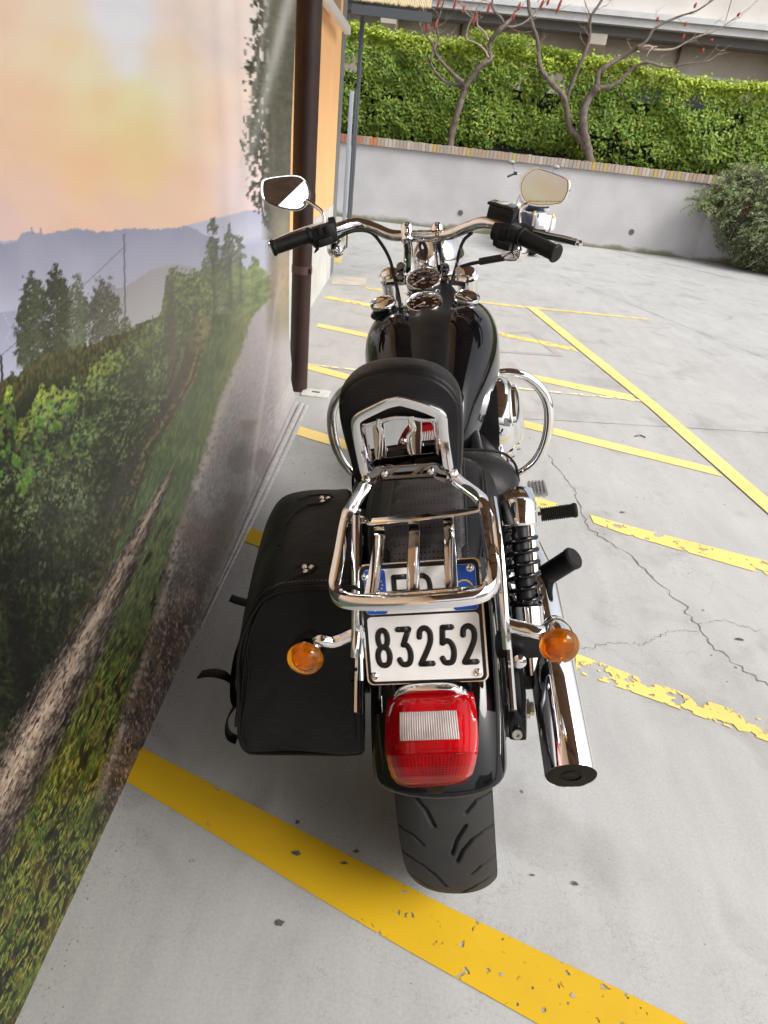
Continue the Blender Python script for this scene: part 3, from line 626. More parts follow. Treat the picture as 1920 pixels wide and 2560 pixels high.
keepm &= ft | (rng.uniform(0,1,n)<.30) | ~(((u-gap_[0])/.28)**2+((z-gap_[2])/.12)**2 < .3+1.6*(fbm(u*7,z*7,3,3)))
u,z,off,ft,lump,tz = [q[keepm] for q in (u,z,off,ft,lump,tz)]; n = len(u)
nrm = np.stack([rng.normal(0,.5,n), -1+rng.normal(0,.45,n)*1, rng.normal(.55,.45,n)],1); nrm[ft,2] += 1.2; nrm /= np.linalg.norm(nrm,axis=1,keepdims=True)
Pn = np.array(WA)[None]+u[:,None]*np.array(WD)+off[:,None]*np.array(WN); Pn[:,2] = z
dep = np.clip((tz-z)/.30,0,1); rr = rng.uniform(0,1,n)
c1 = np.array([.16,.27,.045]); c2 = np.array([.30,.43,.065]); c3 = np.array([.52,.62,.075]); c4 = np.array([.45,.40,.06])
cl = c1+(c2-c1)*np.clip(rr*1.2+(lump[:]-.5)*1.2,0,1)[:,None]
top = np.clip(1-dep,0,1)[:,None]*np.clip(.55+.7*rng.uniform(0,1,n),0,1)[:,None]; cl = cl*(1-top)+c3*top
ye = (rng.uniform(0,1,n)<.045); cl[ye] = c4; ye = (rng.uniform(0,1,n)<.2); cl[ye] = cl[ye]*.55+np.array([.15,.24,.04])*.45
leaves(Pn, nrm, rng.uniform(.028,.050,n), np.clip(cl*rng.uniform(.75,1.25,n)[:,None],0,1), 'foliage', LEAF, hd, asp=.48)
# shoots standing above the clipped top
ns = 5200; us_ = np.concatenate([rng.uniform(-1.5,5.5,2200), rng.normal(1.35,.13,600), rng.normal(1.62,.10,400), rng.normal(1.0,.12,500), rng.normal(2.05,.10,500), rng.normal(2.35,.12,1000)]); ns = len(us_)
hh = np.abs(rng.normal(0,.05,ns)); hh[2200:] = rng.uniform(0,1,ns-2200)*np.where(us_[2200:]<1.9,.24,.16)
Pn = np.array(WA)[None]+us_[:,None]*np.array(WD)+rng.uniform(.55,.95,ns)[:,None]*np.array(WN); Pn[:,2] = top_z(us_)+hh
nrm = rng.normal(0,1,(ns,3)); nrm[:,2] = np.abs(nrm[:,2])+.3; nrm[:,1] -= .7; nrm /= np.linalg.norm(nrm,axis=1,keepdims=True)
leaves(Pn, nrm, rng.uniform(.022,.038,ns), np.array([.30,.40,.045])*rng.uniform(.6,1.25,ns)[:,None], 'young_shoots', LEAF, hd)

BARK = mat('sumac_bark', (.10,.075,.06), .9, noise=(14,(.17,.14,.12)), bump=(40,.8,.01))
TWIG = mat('sumac_twig', (.27,.21,.17), .85, noise=(20,(.36,.29,.24)))
CONE = mat('red_seed_head', (.24,.03,.02), .8, noise=(90,(.36,.06,.04)), bump=(120,.6,.004))
def limb(g, pts, r0_, r1_, off):
    P = [onw(px,py,off+random.uniform(-.05,.05)) for px,py in pts]; C = cr(P,5); n = len(C)
    R = [r0_+(r1_-r0_)*(i/(n-1))**.8 for i in range(n)]; R = [r*(1+.10*sin(i*1.7)) for i,r in enumerate(R)]
    g.tube(C, R, n=9); return C
def twig(g, p, d, L_, r, depth, tips):
    P = [p]; d = d.normalized()
    for i in range(5):
        d = (d+Vector((random.gauss(0,.22),random.gauss(0,.15),random.gauss(.05,.20)))).normalized(); P.append(P[-1]+d*L_/5)
        if depth and i in (2,3) and random.random()<.75: twig(g, P[-1], d+Vector((random.gauss(0,.8),random.gauss(0,.3),random.gauss(0,.6))), L_*.6, r*.6, depth-1, tips)
    g.tube(P, [r*(1-.15*i) for i in range(6)], n=5); tips.append((P[-1],d))
def tree(label, trunk, limbs, cones, off, u0z):
    base = onw(*trunk[0], off)
    e = empty('bare_tree', (base.x,base.y,1.14)); tag(e, label, 'tree', 'bare sumac trees in front of the hedge')
    inv = Matrix.Translation(-Vector((base.x,base.y,1.14)))
    g = G(); limb(g, trunk, *u0z, off); 
    p = onw(*trunk[0],off); g.tube([p-Vector((0,0,.2)),p], [u0z[0]*1.25,u0z[0]],n=9)
    g.v = [tuple(inv@Vector(v)) for v in g.v]; g.build('trunk', BARK, e, auto=0)
    for (pts,a,b) in limbs:
        g = G(); C = limb(g, pts, a, b, off); tips = []
        g.v = [tuple(inv@Vector(v)) for v in g.v]; lo = g.build('branch', BARK if a>.022 else TWIG, e, auto=0)
        tg = G(); m = len(C)
        for k in range(int(m*.45), m, 3):
            d = C[min(k+1,m-1)]-C[k-1]; twig(tg, C[k], d.normalized()+Vector((random.gauss(0,.9),random.gauss(0,.3),random.gauss(.2,.7))), random.uniform(.16,.38), .0055, 1, tips)
        twig(tg, C[-1], C[-1]-C[-2], .3, b, 1, tips)
        tg.v = [tuple(inv@Vector(v)) for v in tg.v]; tg.build('twigs', TWIG, lo, auto=0)['kind'] = 'stuff'
    for (px,py,l) in cones:
        p = onw(px,py,off-.05); d = Vector((.25,0,1)).normalized()
        g = G(); g.lathe([(.001,-l/2),(.016,-l*.3),(.021,0),(.013,l*.3),(.001,l/2)], inv@p, d, n=8); g.build('seed_head', CONE, e)
def c2(x,y): return (860+.3376*x, .3376*y)
def c6(x,y): return (820+.663*x, .663*y)
T1 = [c2(785,1090),c2(805,960),c2(835,850),c2(885,690),c2(892,640)]
L1 = [([c2(*q) for q in [(892,650),(950,570),(1010,490),(1085,440),(1080,380),(1083,310),(1140,240),(1190,190)]],.044,.028),
 ([c2(*q) for q in [(1190,190),(1160,130),(1105,70),(1100,-10),(1120,-90)]],.024,.014),
 ([c2(*q) for q in [(1190,190),(1250,198),(1330,170),(1400,110),(1440,60),(1560,70)]],.016,.007),
 ([c2(*q) for q in [(895,640),(840,630),(750,605),(690,550),(645,480),(648,420),(660,330),(610,270),(590,200),(592,130)]],.034,.010),
 ([c2(*q) for q in [(880,610),(820,560),(760,500),(700,430),(668,360),(700,290),(685,200),(715,90),(745,-10)]],.036,.010),
 ([c2(*q) for q in [(1070,430),(1040,370),(980,320),(910,290),(915,210),(945,140),(985,60),(1040,-10)]],.018,.007),
 ([c2(*q) for q in [(1070,300),(1040,240),(990,190),(980,150),(900,90),(860,0)]],.017,.007)]
tree('smaller bare sumac with forked trunk and red seed heads standing left of the two', T1, L1, [(*c2(615,205),.15),(*c2(680,180),.16),(*c2(700,25),.16),(*c2(822,30),.16),(*c2(885,68),.12),(*c2(968,140),.2),(*c2(1072,60),.18),(*c2(1255,120),.12),(*c2(1297,45),.12)], .32, (.060,.048))
T2 = [c6(990,618),c6(980,560),c6(966,500),c6(963,430),c6(983,370),c6(1020,325)]
L2 = [([c6(*q) for q in [(975,560),(945,515),(912,480),(900,410),(885,360),(830,300),(800,250),(793,200),(790,150),(768,85),(755,0),(765,-60)]],.062,.022),
 ([c6(*q) for q in [(895,385),(930,290),(960,220),(985,150),(990,70),(1020,20),(1045,-20)]],.036,.017),
 ([c6(*q) for q in [(1015,330),(1060,328),(1100,305),(1150,258),(1205,236),(1275,254),(1340,243),(1420,232)]],.040,.009),
 ([c6(*q) for q in [(1015,325),(1018,280),(1050,250),(1110,215),(1165,180)]],.044,.034),
 ([c6(*q) for q in [(1165,180),(1200,155),(1225,115),(1270,85),(1330,60),(1390,40),(1460,-5)]],.027,.009),
 ([c6(*q) for q in [(1168,180),(1230,188),(1300,185),(1350,160),(1400,135),(1470,112),(1545,60)]],.021,.006),
 ([c6(*q) for q in [(990,60),(970,10),(960,-30)]],.010,.006)]
tree('larger bare sumac with three spreading limbs and red seed heads standing right of the two', T2, L2, [(*c6(873,18),.26),(*c6(808,12),.14),(*c6(830,8),.1),(*c6(1243,72),.07),(*c6(1348,90),.07),(*c6(1340,138),.09),(*c6(1446,152),.06),(*c6(1548,55),.07),(*c6(1413,190),.08),(*c6(1385,20),.08)], .30, (.074,.060))

# creeping shrub spilling over the right end of the wall
shb = empty('creeping_shrub', (5.6,11.6,0)); tag(shb, 'grey-green creeping shrub with red berries spilling over the right end of the wall', 'shrub')
SHM = attr_mat('shrub_leaf', rough=.65, spec=.25)
cen = []; blobs = [((5.3,11.9,.75),.42,.5),((6.2,11.6,.8),.6,.6),((5.35,12.1,1.15),.42,.32),((5.9,11.7,1.0),.6,.42),((5.9,11.4,.55),.62,.55),((6.8,11.3,.9),.8,.6),((6.7,11.0,.4),.8,.5),((5.55,11.65,.35),.38,.34),((4.95,12.05,1.02),.24,.13),((4.72,12.0,.84),.16,.07),((5.15,12.05,.80),.28,.16),((7.9,11.0,.7),.8,.7),((5.6,12.5,1.3),.6,.15)]
for (c,rx,rz) in blobs:
    k = int(15000*rx*max(rz,.25)*2.6); d = rng.normal(size=(k,3)); d /= np.linalg.norm(d,axis=1,keepdims=True); rad = rng.uniform(.70,1.14,k)[:,None]*(1+.25*(fbm(d[:,0]*4+c[0]*3,d[:,2]*4,7,2)-.5))[:,None]
    cen.append(np.array(c)+d*rad*np.array([rx,rx*.7,rz]))
cen = np.concatenate(cen); cen = cen[cen[:,2]>.01]; k = len(cen)
nrm = rng.normal(size=(k,3)); nrm[:,2] = np.abs(nrm[:,2]); nrm /= np.linalg.norm(nrm,axis=1,keepdims=True)
cl = np.array([.22,.30,.14])*rng.uniform(.5,1.7,k)[:,None]; q = rng.uniform(0,1,k); cl[q<.22] = np.array([.20,.14,.09]); cl[(q>.22)&(q<.34)] = np.array([.24,.24,.17])
rd = (fbm(cen[:,0]*6,cen[:,2]*6,51,2)>.62)&(rng.uniform(0,1,k)<.4); cl[rd] = np.array([.26,.07,.04])
leaves(cen, nrm, rng.uniform(.010,.026,k), cl*rng.uniform(.7,1.2,k)[:,None], 'foliage', SHM, shb, asp=.35)
sp_c = []; spg = G()
for i in range(420):
    c,rx,rz = random.choice(blobs); a = random.uniform(0,2*pi); el = random.uniform(-.2,1.1)
    d = Vector((cos(a)*cos(el),-abs(sin(a))*cos(el),sin(el))); p = Vector((c[0]+d.x*rx*.9,c[1]+d.y*rx*.6,c[2]+d.z*rz*.9)); pts = [p.copy()]
    if random.random()<.5: d = (d+Vector((-.7,0,-.1))).normalized()
    for j in range(7): d = (d+Vector((random.gauss(0,.12),0,-.10))).normalized(); p = p+d*.045; pts.append(p.copy()); sp_c += [list(p+Vector((random.gauss(0,.014),random.gauss(0,.014),random.gauss(0,.014)))) for _ in range(9)]
    spg.tube(pts,.0018,n=4)
sp_c = np.array(sp_c); sp_c = sp_c[sp_c[:,2]>.01]; kk = len(sp_c); nn2 = rng.normal(size=(kk,3)); nn2 /= np.linalg.norm(nn2,axis=1,keepdims=True)
cl2 = np.array([.27,.37,.17])*rng.uniform(.6,1.5,kk)[:,None]; q2 = rng.uniform(0,1,kk); cl2[q2<.15] = np.array([.30,.16,.10])
leaves(sp_c, nn2, rng.uniform(.010,.022,kk), cl2, 'sprigs', SHM, shb, asp=.35)
spg.v = [(a-5.6+5.6,b-11.6+11.6,max(c,.01)) for a,b,c in spg.v]; spg.build('sprig_stems', TWIG, shb, auto=0)['kind'] = 'stuff'
for o_ in shb.children: o_.location = (-5.6,-11.6,0)
g = G()
for i in range(40):
    c,rx,rz = random.choice(blobs[:7]); p = Vector(c)+Vector((random.gauss(0,.1),random.gauss(0,.1),0)); d = Vector((random.gauss(-.2,.8),-.6,random.gauss(-.1,.6))).normalized(); pts = [p]
    for j in range(5): d = (d+Vector((random.gauss(0,.2),0,-.12))).normalized(); pts.append(pts[-1]+d*rx*.26)
    g.tube(pts, .004, n=4)
g.v = [(a-5.6,b-11.6,max(c,.01)) for a,b,c in g.v]; g.build('stems', TWIG, shb, auto=0)
g = G()
for (c,rx,rz) in blobs: g.lathe([(.001,-rz*.82),(rx*.6,-rz*.6),(rx*.82,0),(rx*.6,rz*.6),(.001,rz*.82)], (c[0]-5.6,c[1]-11.6,c[2]), (0,0,1), n=14, sy=.7)
g.build('dark_core', mat('shrub_core',(.035,.032,.022),.95,noise=(30,(.07,.06,.04))), shb)  # solid dark blobs stand in for the shade inside the foliage
lit = G()
for i in range(500):
    x = random.uniform(4.9,8.5); y = 11.95-(x-4.9)*.33+random.gauss(-.05,.05); a = random.random()*6; r = random.uniform(.01,.02); lit.add([(x+r*cos(a),y+r*sin(a),.004+random.random()*.006),(x+r*cos(a+2),y+r*sin(a+2),.005),(x+r*cos(a+4),y+r*sin(a+4),.008)],[(0,1,2)])
tag(raw('fallen_leaves', lit.v, lit.f, mat('dry_leaf',(.19,.08,.05),.9)), kind='stuff')

# far building
PC = mat('pale_concrete_panel', (.66,.63,.60), .8, noise=(1.2,(.58,.55,.51),7)); TAN = mat('tan_concrete', (.50,.45,.39), .85, noise=(2.5,(.58,.53,.46),7))
GUT = mat('white_gutter', (.66,.67,.68), .4, noise=(5,(.58,.59,.60))); DKG = mat('dark_grey_frame', (.07,.075,.085), .5); WIN = mat('dark_window_glass', (.05,.06,.075), .08, spec=.8)
fb_ = empty('industrial_building', (0,0,0)); tag(fb_, 'long pale concrete industrial building with white gutter beyond the hedge', 'building')
OF = 6.0
g = G(); wbox(g,-14,22,OF,OF+6,0,3.95); g.build('lower_wall', TAN, fb_, smooth=False)
g = G()
for i in range(9): wbox(g,-14+4*i,-14+4*i+3.985,OF-.55,OF+6,4.05,7.4)
g.build('upper_panel', PC, fb_, smooth=False)
g = G(); wbox(g,-14,22,OF-.80,OF-.55,3.86,4.06); wbox(g,-14,22,OF-.86,OF-.80,4.00,4.10); g.build('gutter', GUT, fb_, smooth=False)
g = G(); wbox(g,-14,22,OF-.553,OF-.002,3.70,3.858); g.build('soffit_shadow_band', mat('soffit_shadow_grey',(.20,.20,.20),.7), fb_, smooth=False)  # dark grey band carries the shadow line under the gutter
for u_ in (-6.2,-1.4,3.25,7.6,12): 
    g = G(); V = [wp(u_+du,o_,z_) for du in (0,.35) for (o_,z_) in ((OF-.001,3.0),(OF-.001,3.69),(OF-.7,3.69),(OF-.7,3.5))]; g.add(V,[(3,2,1,0),(4,5,6,7),(0,1,5,4),(1,2,6,5),(2,3,7,6),(3,0,4,7)]); g.build('bracket', TAN, fb_, smooth=False)
for u_ in (.35,2.05,5.3): 
    g = G(); wbox(g,u_,u_+.06,OF-.07,OF-.001,2,3.69); g.build('drain_pipe', mat('rust_pipe',(.10,.06,.05),.6) , fb_, smooth=False)
for (ua,ub) in ((-1.15,1.55),(2.2,2.6),(4.5,6.7)):
    g = G(); wbox(g,ua-.06,ub+.06,OF-.04,OF-.0,2.2,3.20); f_ = g.build('window', GUT, fb_, smooth=False)
    g = G(); wbox(g,ua,ub,OF-.046,OF-.041,2.2,3.14); g.build('pane', WIN, f_, smooth=False)
# pergola and gate by the building corner
pg = empty('pergola', (0,0,0)); tag(pg, 'dark steel pergola with straw mat roof behind the building corner', 'pergola')
p1 = onw(912,-40,-1.2); p0 = onw(889,350,-1.2); p0 = Vector((p1.x,p1.y,0)); g = G()
g.tube([p0, Vector((p1.x,p1.y,2.95))], .032, n=8, sq=6); g.build('post', DKG, pg)
pb = onplane(915,22,(0,11.2,0),Vector((0,1,0)))
g = G(); g.box((pb.x+.36,pb.y,pb.z-.02),(1.12,.06,.11)); g.build('beam', DKG, pg)
g = G()
for i in range(46): 
    x = pb.x-.2+i*.024; g.tube([(x,pb.y-.02,pb.z+.07+random.uniform(0,.02)),(x+random.gauss(0,.01),pb.y+1.2,pb.z+.5)], .011, n=5)
g.build('straw_mat', mat('straw',(.42,.33,.18),.85,noise=(60,(.55,.45,.28))), pg)
gt = empty('gate', (0,0,0)); tag(gt, 'narrow pale grey metal gate panel between the building corner and the wall', 'gate')
a = onplane(884,228,(0,9.2,0),Vector((0,1,0))); g = G(); g.box((a.x-.02,9.2,a.z/2),(.05,.04,a.z),bev=.008); g.build('panel', mat('pale_gate',(.36,.39,.45),.5), gt)
g = G(); g.tube([(a.x+.03,9.22,0),(a.x+.03,9.22,a.z+.03)],.014,n=8); g.build('frame_post', DKG, gt)
# a plain grey building behind the photographer, seen only in reflections
rb = empty('rear_building', (0,0,0)); tag(rb, 'plain grey block behind the camera, seen only in the mirrors', 'building')
g = G(); g.box((16,-20,3.2),(18,6,6.4)); g.build('wall', TAN, rb, smooth=False); g = G(); g.box((16,-16.97,4.2),(12,.05,1.2)); g.build('window', WIN, rb, smooth=False)
# ------------------------------------------------------------------ motorcycle materials
CHR = mat('chrome', (.87,.87,.88), .04, 1., rvar=(30,.05))
CHD = mat('dark_chrome', (.30,.30,.31), .07, 1.)
BLK = mat('gloss_black_paint', (.004,.004,.005), .05, spec=.5)
MBK = mat('satin_black', (.006,.006,.007), .42, spec=.34, noise=(25,(.012,.012,.013)), bump=(300,.08,.0005))
RUB = mat('rubber_black', (.018,.018,.019), .62, noise=(40,(.03,.03,.03)))
GRP = mat('grip_rubber', (.006,.006,.006), .5, spec=.3, noise=(60,(.010,.010,.010)))
LTH = mat('seat_leather', (.006,.0055,.006), .38, noise=(9,(.011,.010,.010)), bump=(120,.4,.0020), spec=.34, rvar=(12,.15))
BAG = mat('bag_leather', (.0035,.003,.003), .42, noise=(7,(.007,.006,.006)), bump=(70,.35,.004), spec=.24, rvar=(9,.2))
STEEL = mat('zinc_steel', (.55,.54,.50), .32, .9)
ALU = mat('cast_aluminium', (.42,.42,.42), .38, 1., bump=(200,.2,.0005))
WHT = mat('plate_white', (.86,.86,.85), .45, noise=(30,(.81,.81,.80)))
PBK = mat('plate_black', (.006,.006,.006), .35)
PBL = mat('plate_blue', (.010,.085,.50), .4)
PYE = mat('plate_yellow', (.85,.55,.03), .4)
SIL = mat('plate_star', (.60,.58,.48), .4)
RED = mat('red_lens', (.50,.002,.006), .10, coat=.25, spec=.3, noise=(16,(.30,.001,.004)))
REDD = mat('red_lens_ribbed', (.42,.001,.005), .30, coat=0., spec=.18, noise=(26,(.20,.001,.003)))
CLR = mat('clear_lens', (.82,.76,.74), .10, .35, noise=(22,(.50,.44,.43)))
AMB = mat('amber_lens', (1.0,.42,.02), .04, trans=.92, ior=1.42)
AMBD = mat('amber_inner', (1.0,.55,.10), .22, .3)
MIR = mat('mirror_glass', (.64,.65,.67), .008, 1.)
FACE = mat('gauge_face', (.030,.012,.008), .12, coat=1., noise=(9,(.045,.018,.012)))
MARK = mat('gauge_marks', (.62,.50,.42), .5)
THR = mat('seam_thread', (.10,.10,.10), .8)

bike = empty('motorcycle'); bike.matrix_world = BM
tag(bike, 'large black and chrome cruiser motorcycle leaning on its side stand, seen from behind', 'motorcycle')
def V3(*a): return Vector(a)
from mathutils.bvhtree import BVHTree
def hitter(*objs):
    "surface point of the given bike parts seen at a photo point, in bike coordinates, lifted by off"
    vs = []; fs = []
    dg_ = bpy.context.evaluated_depsgraph_get(); dg_.update()
    for o in objs:
        ev = o.evaluated_get(dg_); m_ = ev.to_mesh(); b = len(vs); vs += [v.co.copy() for v in m_.vertices]; fs += [tuple(i+b for i in p.vertices) for p in m_.polygons]; ev.to_mesh_clear()
    t = BVHTree.FromPolygons(vs, fs); e_ = W2B(EYE)
    def f(px, py, off=0., fb=None):
        d = (W2B(EYE+ray(px,py))-e_).normalized(); h_ = t.ray_cast(e_, d)
        if h_[0] is None: return fb
        return h_[0]-d*off
    return f
def projB(p):
    w_ = BM@Vector(p)-EYE; z_ = w_.dot(fwd); return 960+F*w_.dot(CR)/z_, 1280-F*w_.dot(CU)/z_

# ---- rear wheel with grooved tyre
RW_, AX = .328, V3(0,0,.328)
wh = empty('rear_wheel'); wh.parent = bike; wh.location = AX
nt_, nw_ = 900, 72
th = np.linspace(0,2*pi,nt_,endpoint=False)[:,None]; tt = np.linspace(-1,1,nw_)[None,:]
lw = .080*np.sin(tt*pi/2*1.0); 
ra = RW_-.050*(1-np.sqrt(np.clip(1-np.abs(tt)**2.3,0,1)))-.0*tt
ra = ra-np.clip(np.abs(tt)-.93,0,1)*.20
lx = .0815*np.clip(np.abs(tt),0,.93)/.93*np.sign(tt)+0*th
arc = th*RW_
def groove(arcpos, t, period, pts, w, ph):
    "pts [(t, arc)] polyline repeated every period"
    a = (arcpos+ph)%period; d = np.full(np.broadcast(a,t).shape, 9.)
    for (t0,a0),(t1,a1) in zip(pts[:-1],pts[1:]):
        for sh in (-period,0,period):
            x0,y0,x1,y1 = t0*.08,a0+sh,t1*.08,a1+sh; X = t*.08; Yy = a
            L2 = (x1-x0)**2+(y1-y0)**2; u = np.clip(((X-x0)*(x1-x0)+(Yy-y0)*(y1-y0))/L2,0,1)
            d = np.minimum(d, np.hypot(X-x0-u*(x1-x0), Yy-y0-u*(y1-y0)))
    return np.clip((w-d)/.0012,0,1)
gr = 0
per = 2*pi*RW_/14
A_ = [(.18,.0),(.30,.028),(.50,.050),(.74,.060),(.92,.056)]; B_ = [(.42,.012),(.62,.030),(.86,.034)]; C_ = [(.10,.04),(.22,.075),(.40,.10)]
for pts,w_,ph in ((A_,.0034,0),(B_,.0028,.055)):
    gr = np.maximum(gr, groove(arc,tt,per,pts,w_,ph)); gr = np.maximum(gr, groove(arc,tt,per,[(-a,b) for a,b in pts],w_,ph+per*.45))
gr = np.maximum(gr, groove(arc,tt,per*2,C_,.0030,.02)); gr = np.maximum(gr, groove(arc,tt,per*2,[(-a,b) for a,b in C_],.003,.13))
edge = ((np.abs(tt)>.86)&(np.abs(tt)<.97))*(.5+.5*np.sign(np.sin(arc/.0042*pi)))*.0008
rr_ = ra - gr*.0055 - edge
Pt = np.stack([lx, -rr_*np.cos(th), rr_*np.sin(th)],-1).reshape(-1,3)
ix = np.arange(nt_*nw_).reshape(nt_,nw_); nx = np.roll(ix,-1,0)
q = np.stack([ix[:,:-1],nx[:,:-1],nx[:,1:],ix[:,1:]],-1).reshape(-1,4)
TYM = attr_mat('tyre_rubber', rough=.72, spec=.35, bump=(420,.35,.0006))
tyre = raw('tyre', Pt, q.tolist(), TYM, wh, True)
gcol = np.array([.045,.044,.043]); cc = gcol*.68*(1-gr[...,None]*.82)*(1-.3*(np.abs(tt)>.9)[...,None])*(.85+.3*fbm(arc*40+0*tt, tt*3+0*arc,4,3))[...,None]
setcol(tyre, cc.reshape(-1,3)); TYM.name = 'tyre_rubber'
G().lathe([(.276,-.060),(.262,-.066),(.25,-.06)], (0,0,0), (1,0,0), n=64).lathe([(.25,.06),(.262,.066),(.276,.060)], (0,0,0), (1,0,0), n=64).lathe([(.245,-.06),(.225,-.03),(.225,.03),(.245,.06)],(0,0,0),(1,0,0),n=64).build('rim', CHD, wh)
sw = G()
for s_ in (-1,1): sw.lathe([(.262,.060),(.272,.074),(.290,.0800)],(0,0,0),(s_,0,0),n=96)
sw.build('sidewall', RUB, tyre)
for i in range(9):
    a = 2*pi*i/9; G().tube([(0,.05*cos(a),.05*sin(a)),(0,.23*cos(a+.12),.23*sin(a+.12))],[.016,.011],n=8,flat=(1,1.6)).build('spoke', CHD, wh)
G().lathe([(.02,-.10),(.05,-.09),(.055,0),(.05,.09),(.02,.10)],(0,0,0),(1,0,0),n=32).build('hub', CHD, wh)
# front wheel, turned a little to the right with the fork
st_c = V3(0,1.14,.92); rake = V3(0,-.50,.866)
STR = Matrix.Translation(st_c) @ Matrix.Rotation(radians(-9),4,rake) @ Matrix.Translation(-st_c)
def sp(p): return STR @ Vector(p)
fw = empty('front_wheel'); fw.parent = bike; fw.matrix_local = STR @ Matrix.Translation((0,1.63,.325))
G().lathe([(.262,-.048),(.29,-.053),(.312,-.044),(.323,-.022),(.326,0),(.323,.022),(.312,.044),(.29,.053),(.262,.048)],(0,0,0),(1,0,0),n=96).build('tyre', RUB, fw)
G().lathe([(.268,-.04),(.255,-.045),(.24,-.02),(.24,.02),(.255,.045),(.268,.04)],(0,0,0),(1,0,0),n=64).build('rim', CHR, fw)
for i in range(9):
    a = 2*pi*i/9; G().tube([(0,.04*cos(a),.04*sin(a)),(0,.245*cos(a+.1),.245*sin(a+.1))],[.013,.009],n=8).build('spoke', CHD, fw)
G().lathe([(.02,-.07),(.04,-.06),(.04,.06),(.02,.07)],(0,0,0),(1,0,0),n=24).build('hub', CHR, fw)
g = G(); rings = []
for k in range(26):
    a = radians(20+k*5.6); rings.append([sp((x, 1.63+cos(a)*(.365+dz), .325+sin(a)*(.365+dz))) for x,dz in ((-.062,-.06),(-.06,-.02),(-.045,.0),(0,.010),(.045,.0),(.06,-.02),(.062,-.06))])
g.loft(rings, cap=(False,False), closed=False); o = g.build('front_fender', BLK, bike, auto=0); md = o.modifiers.new('t','SOLIDIFY'); md.thickness = .003

# ---- rear fender
g = G(); rings = []
sec = [(-.108,-.175),(-.109,-.12),(-.108,-.075),(-.105,-.045),(-.096,-.022),(-.078,-.009),(-.048,-.002),(0,0),(.048,-.002),(.078,-.009),(.096,-.022),(.105,-.045),(.108,-.075),(.109,-.12),(.108,-.175)]
RF = .402
def fendpt(l, dr, a): 
    return V3(l, -(RF+dr)*cos(a), .328+(RF+dr)*sin(a))
for k in range(34):
    t = k/33; row = []
    for (l,dr) in sec:
        lip = radians(28.5)+ (abs(l)/.108)**2*radians(3.0) + (max(0,-dr-.03)/.14)*radians(5)
        row.append(fendpt(l,dr, lip+(radians(128)-lip)*t))
    rings.append(row)
g.loft(rings, cap=(False,False), closed=False); fen = g.build('rear_fender', BLK, bike, auto=0)
md = fen.modifiers.new('t','SOLIDIFY'); md.thickness = .0035; md.offset = -1; md = fen.modifiers.new('s','SUBSURF'); md.levels = 1; md.render_levels = 1
# fender rails: flat chrome struts along both sides
for sd_ in (-1,1):
    pts = [V3(sd_*.112, .16,.735), V3(sd_*.116,.04,.735), V3(sd_*.118,-.08,.715), V3(sd_*.118,-.20,.665), V3(sd_*.118,-.27,.615)]
    G().tube(cr(pts,6), 1, n=10, flat=(.019,.006), up=(0,.3,1), sq=5).build('fender_strut', CHR, bike)

# ---- plate
pc = [Q(903,1414,-.20), Q(1195,1398,-.20), Q(1219,1699,-.28), Q(919,1712,-.28)]
pm = (pc[0]+pc[1]+pc[2]+pc[3])/4
pu = ((pc[1]-pc[0])+(pc[2]-pc[3])).normalized(); pvv = ((pc[0]-pc[3])+(pc[1]-pc[2])); pvv = (pvv-pu*pvv.dot(pu)).normalized(); pn = pu.cross(pvv)
if pn.y > 0: pn = -pn
PW = ((pc[1]-pc[0]).length+(pc[2]-pc[3]).length)/2; PH = ((pc[0]-pc[3]).length+(pc[1]-pc[2]).length)/2
print('PLATE', PW, PH)
pl = empty('licence_plate'); pl.parent = bike
rotm = Matrix((( pu.x, pvv.x, pn.x, pm.x),(pu.y,pvv.y,pn.y,pm.y),(pu.z,pvv.z,pn.z,pm.z),(0,0,0,1))); pl.matrix_local = rotm
def rrect(cx,cy,w_,h_,r,n=5):
    out = []
    for (sx_,sy_,a0) in ((1,1,0),(-1,1,90),(-1,-1,180),(1,-1,270)):
        for i in range(n+1):
            a = radians(a0+90*i/n); out.append(V3(cx+sx_*(w_/2-r)+r*cos(a), cy+sy_*(h_/2-r)+r*sin(a), 0))
    return out
def pslab(name, x0,y0,x1,y1, z, th_, m, r=.006, par=pl):
    o_ = [p+V3(0,0,z) for p in rrect((x0+x1)/2,(y0+y1)/2,abs(x1-x0),abs(y1-y0),r)]
    return G().sheet(o_, (0,0,1), th_).build(name, m, par, smooth=False)
def PX(u,v): return (u-.5)*PW, (.5-v)*PH
def pbox(name,u0,v0,u1,v1,z,th_,m,r=.005,par=pl):
    a = PX(u0,v0); b = PX(u1,v1); return pslab(name,a[0],b[1],b[0],a[1],z,th_,m,r,par)
rim_ = pbox('backing',-.015,-.01,1.015,1.012,-.006,.004,CHR,.010)
fr = pbox('frame',0,0,1,1,-.0025,.004,PBK,.009)
up_ = pbox('upper_plate',.030,.035,.970,.412,.0005,.0022,WHT,.006)
lo_ = pbox('lower_plate',.030,.432,.970,.975,.0005,.0022,WHT,.006)
pbox('blue_band',.033,.038,.215,.409,.0024,.0008,PBL,.005,up_)
pbox('blue_band',.765,.038,.967,.409,.0024,.0008,PBL,.005,up_)
def ring(name,u,v,r,w_,z,m,par,n=36):
    x,y = PX(u,v); g = G(); V = []
    for i in range(n):
        a = 2*pi*i/n; V += [V3(x+(r-w_)*cos(a),y+(r-w_)*sin(a),z),V3(x+r*cos(a),y+r*sin(a),z)]
    g.add(V,[(2*i,2*i+1,(2*i+3)%(2*n),(2*i+2)%(2*n)) for i in range(n)]); return g.build(name,m,par,smooth=False)
ring('yellow_circle',.868,.235,.0135,.0022,.0036,PYE,up_)
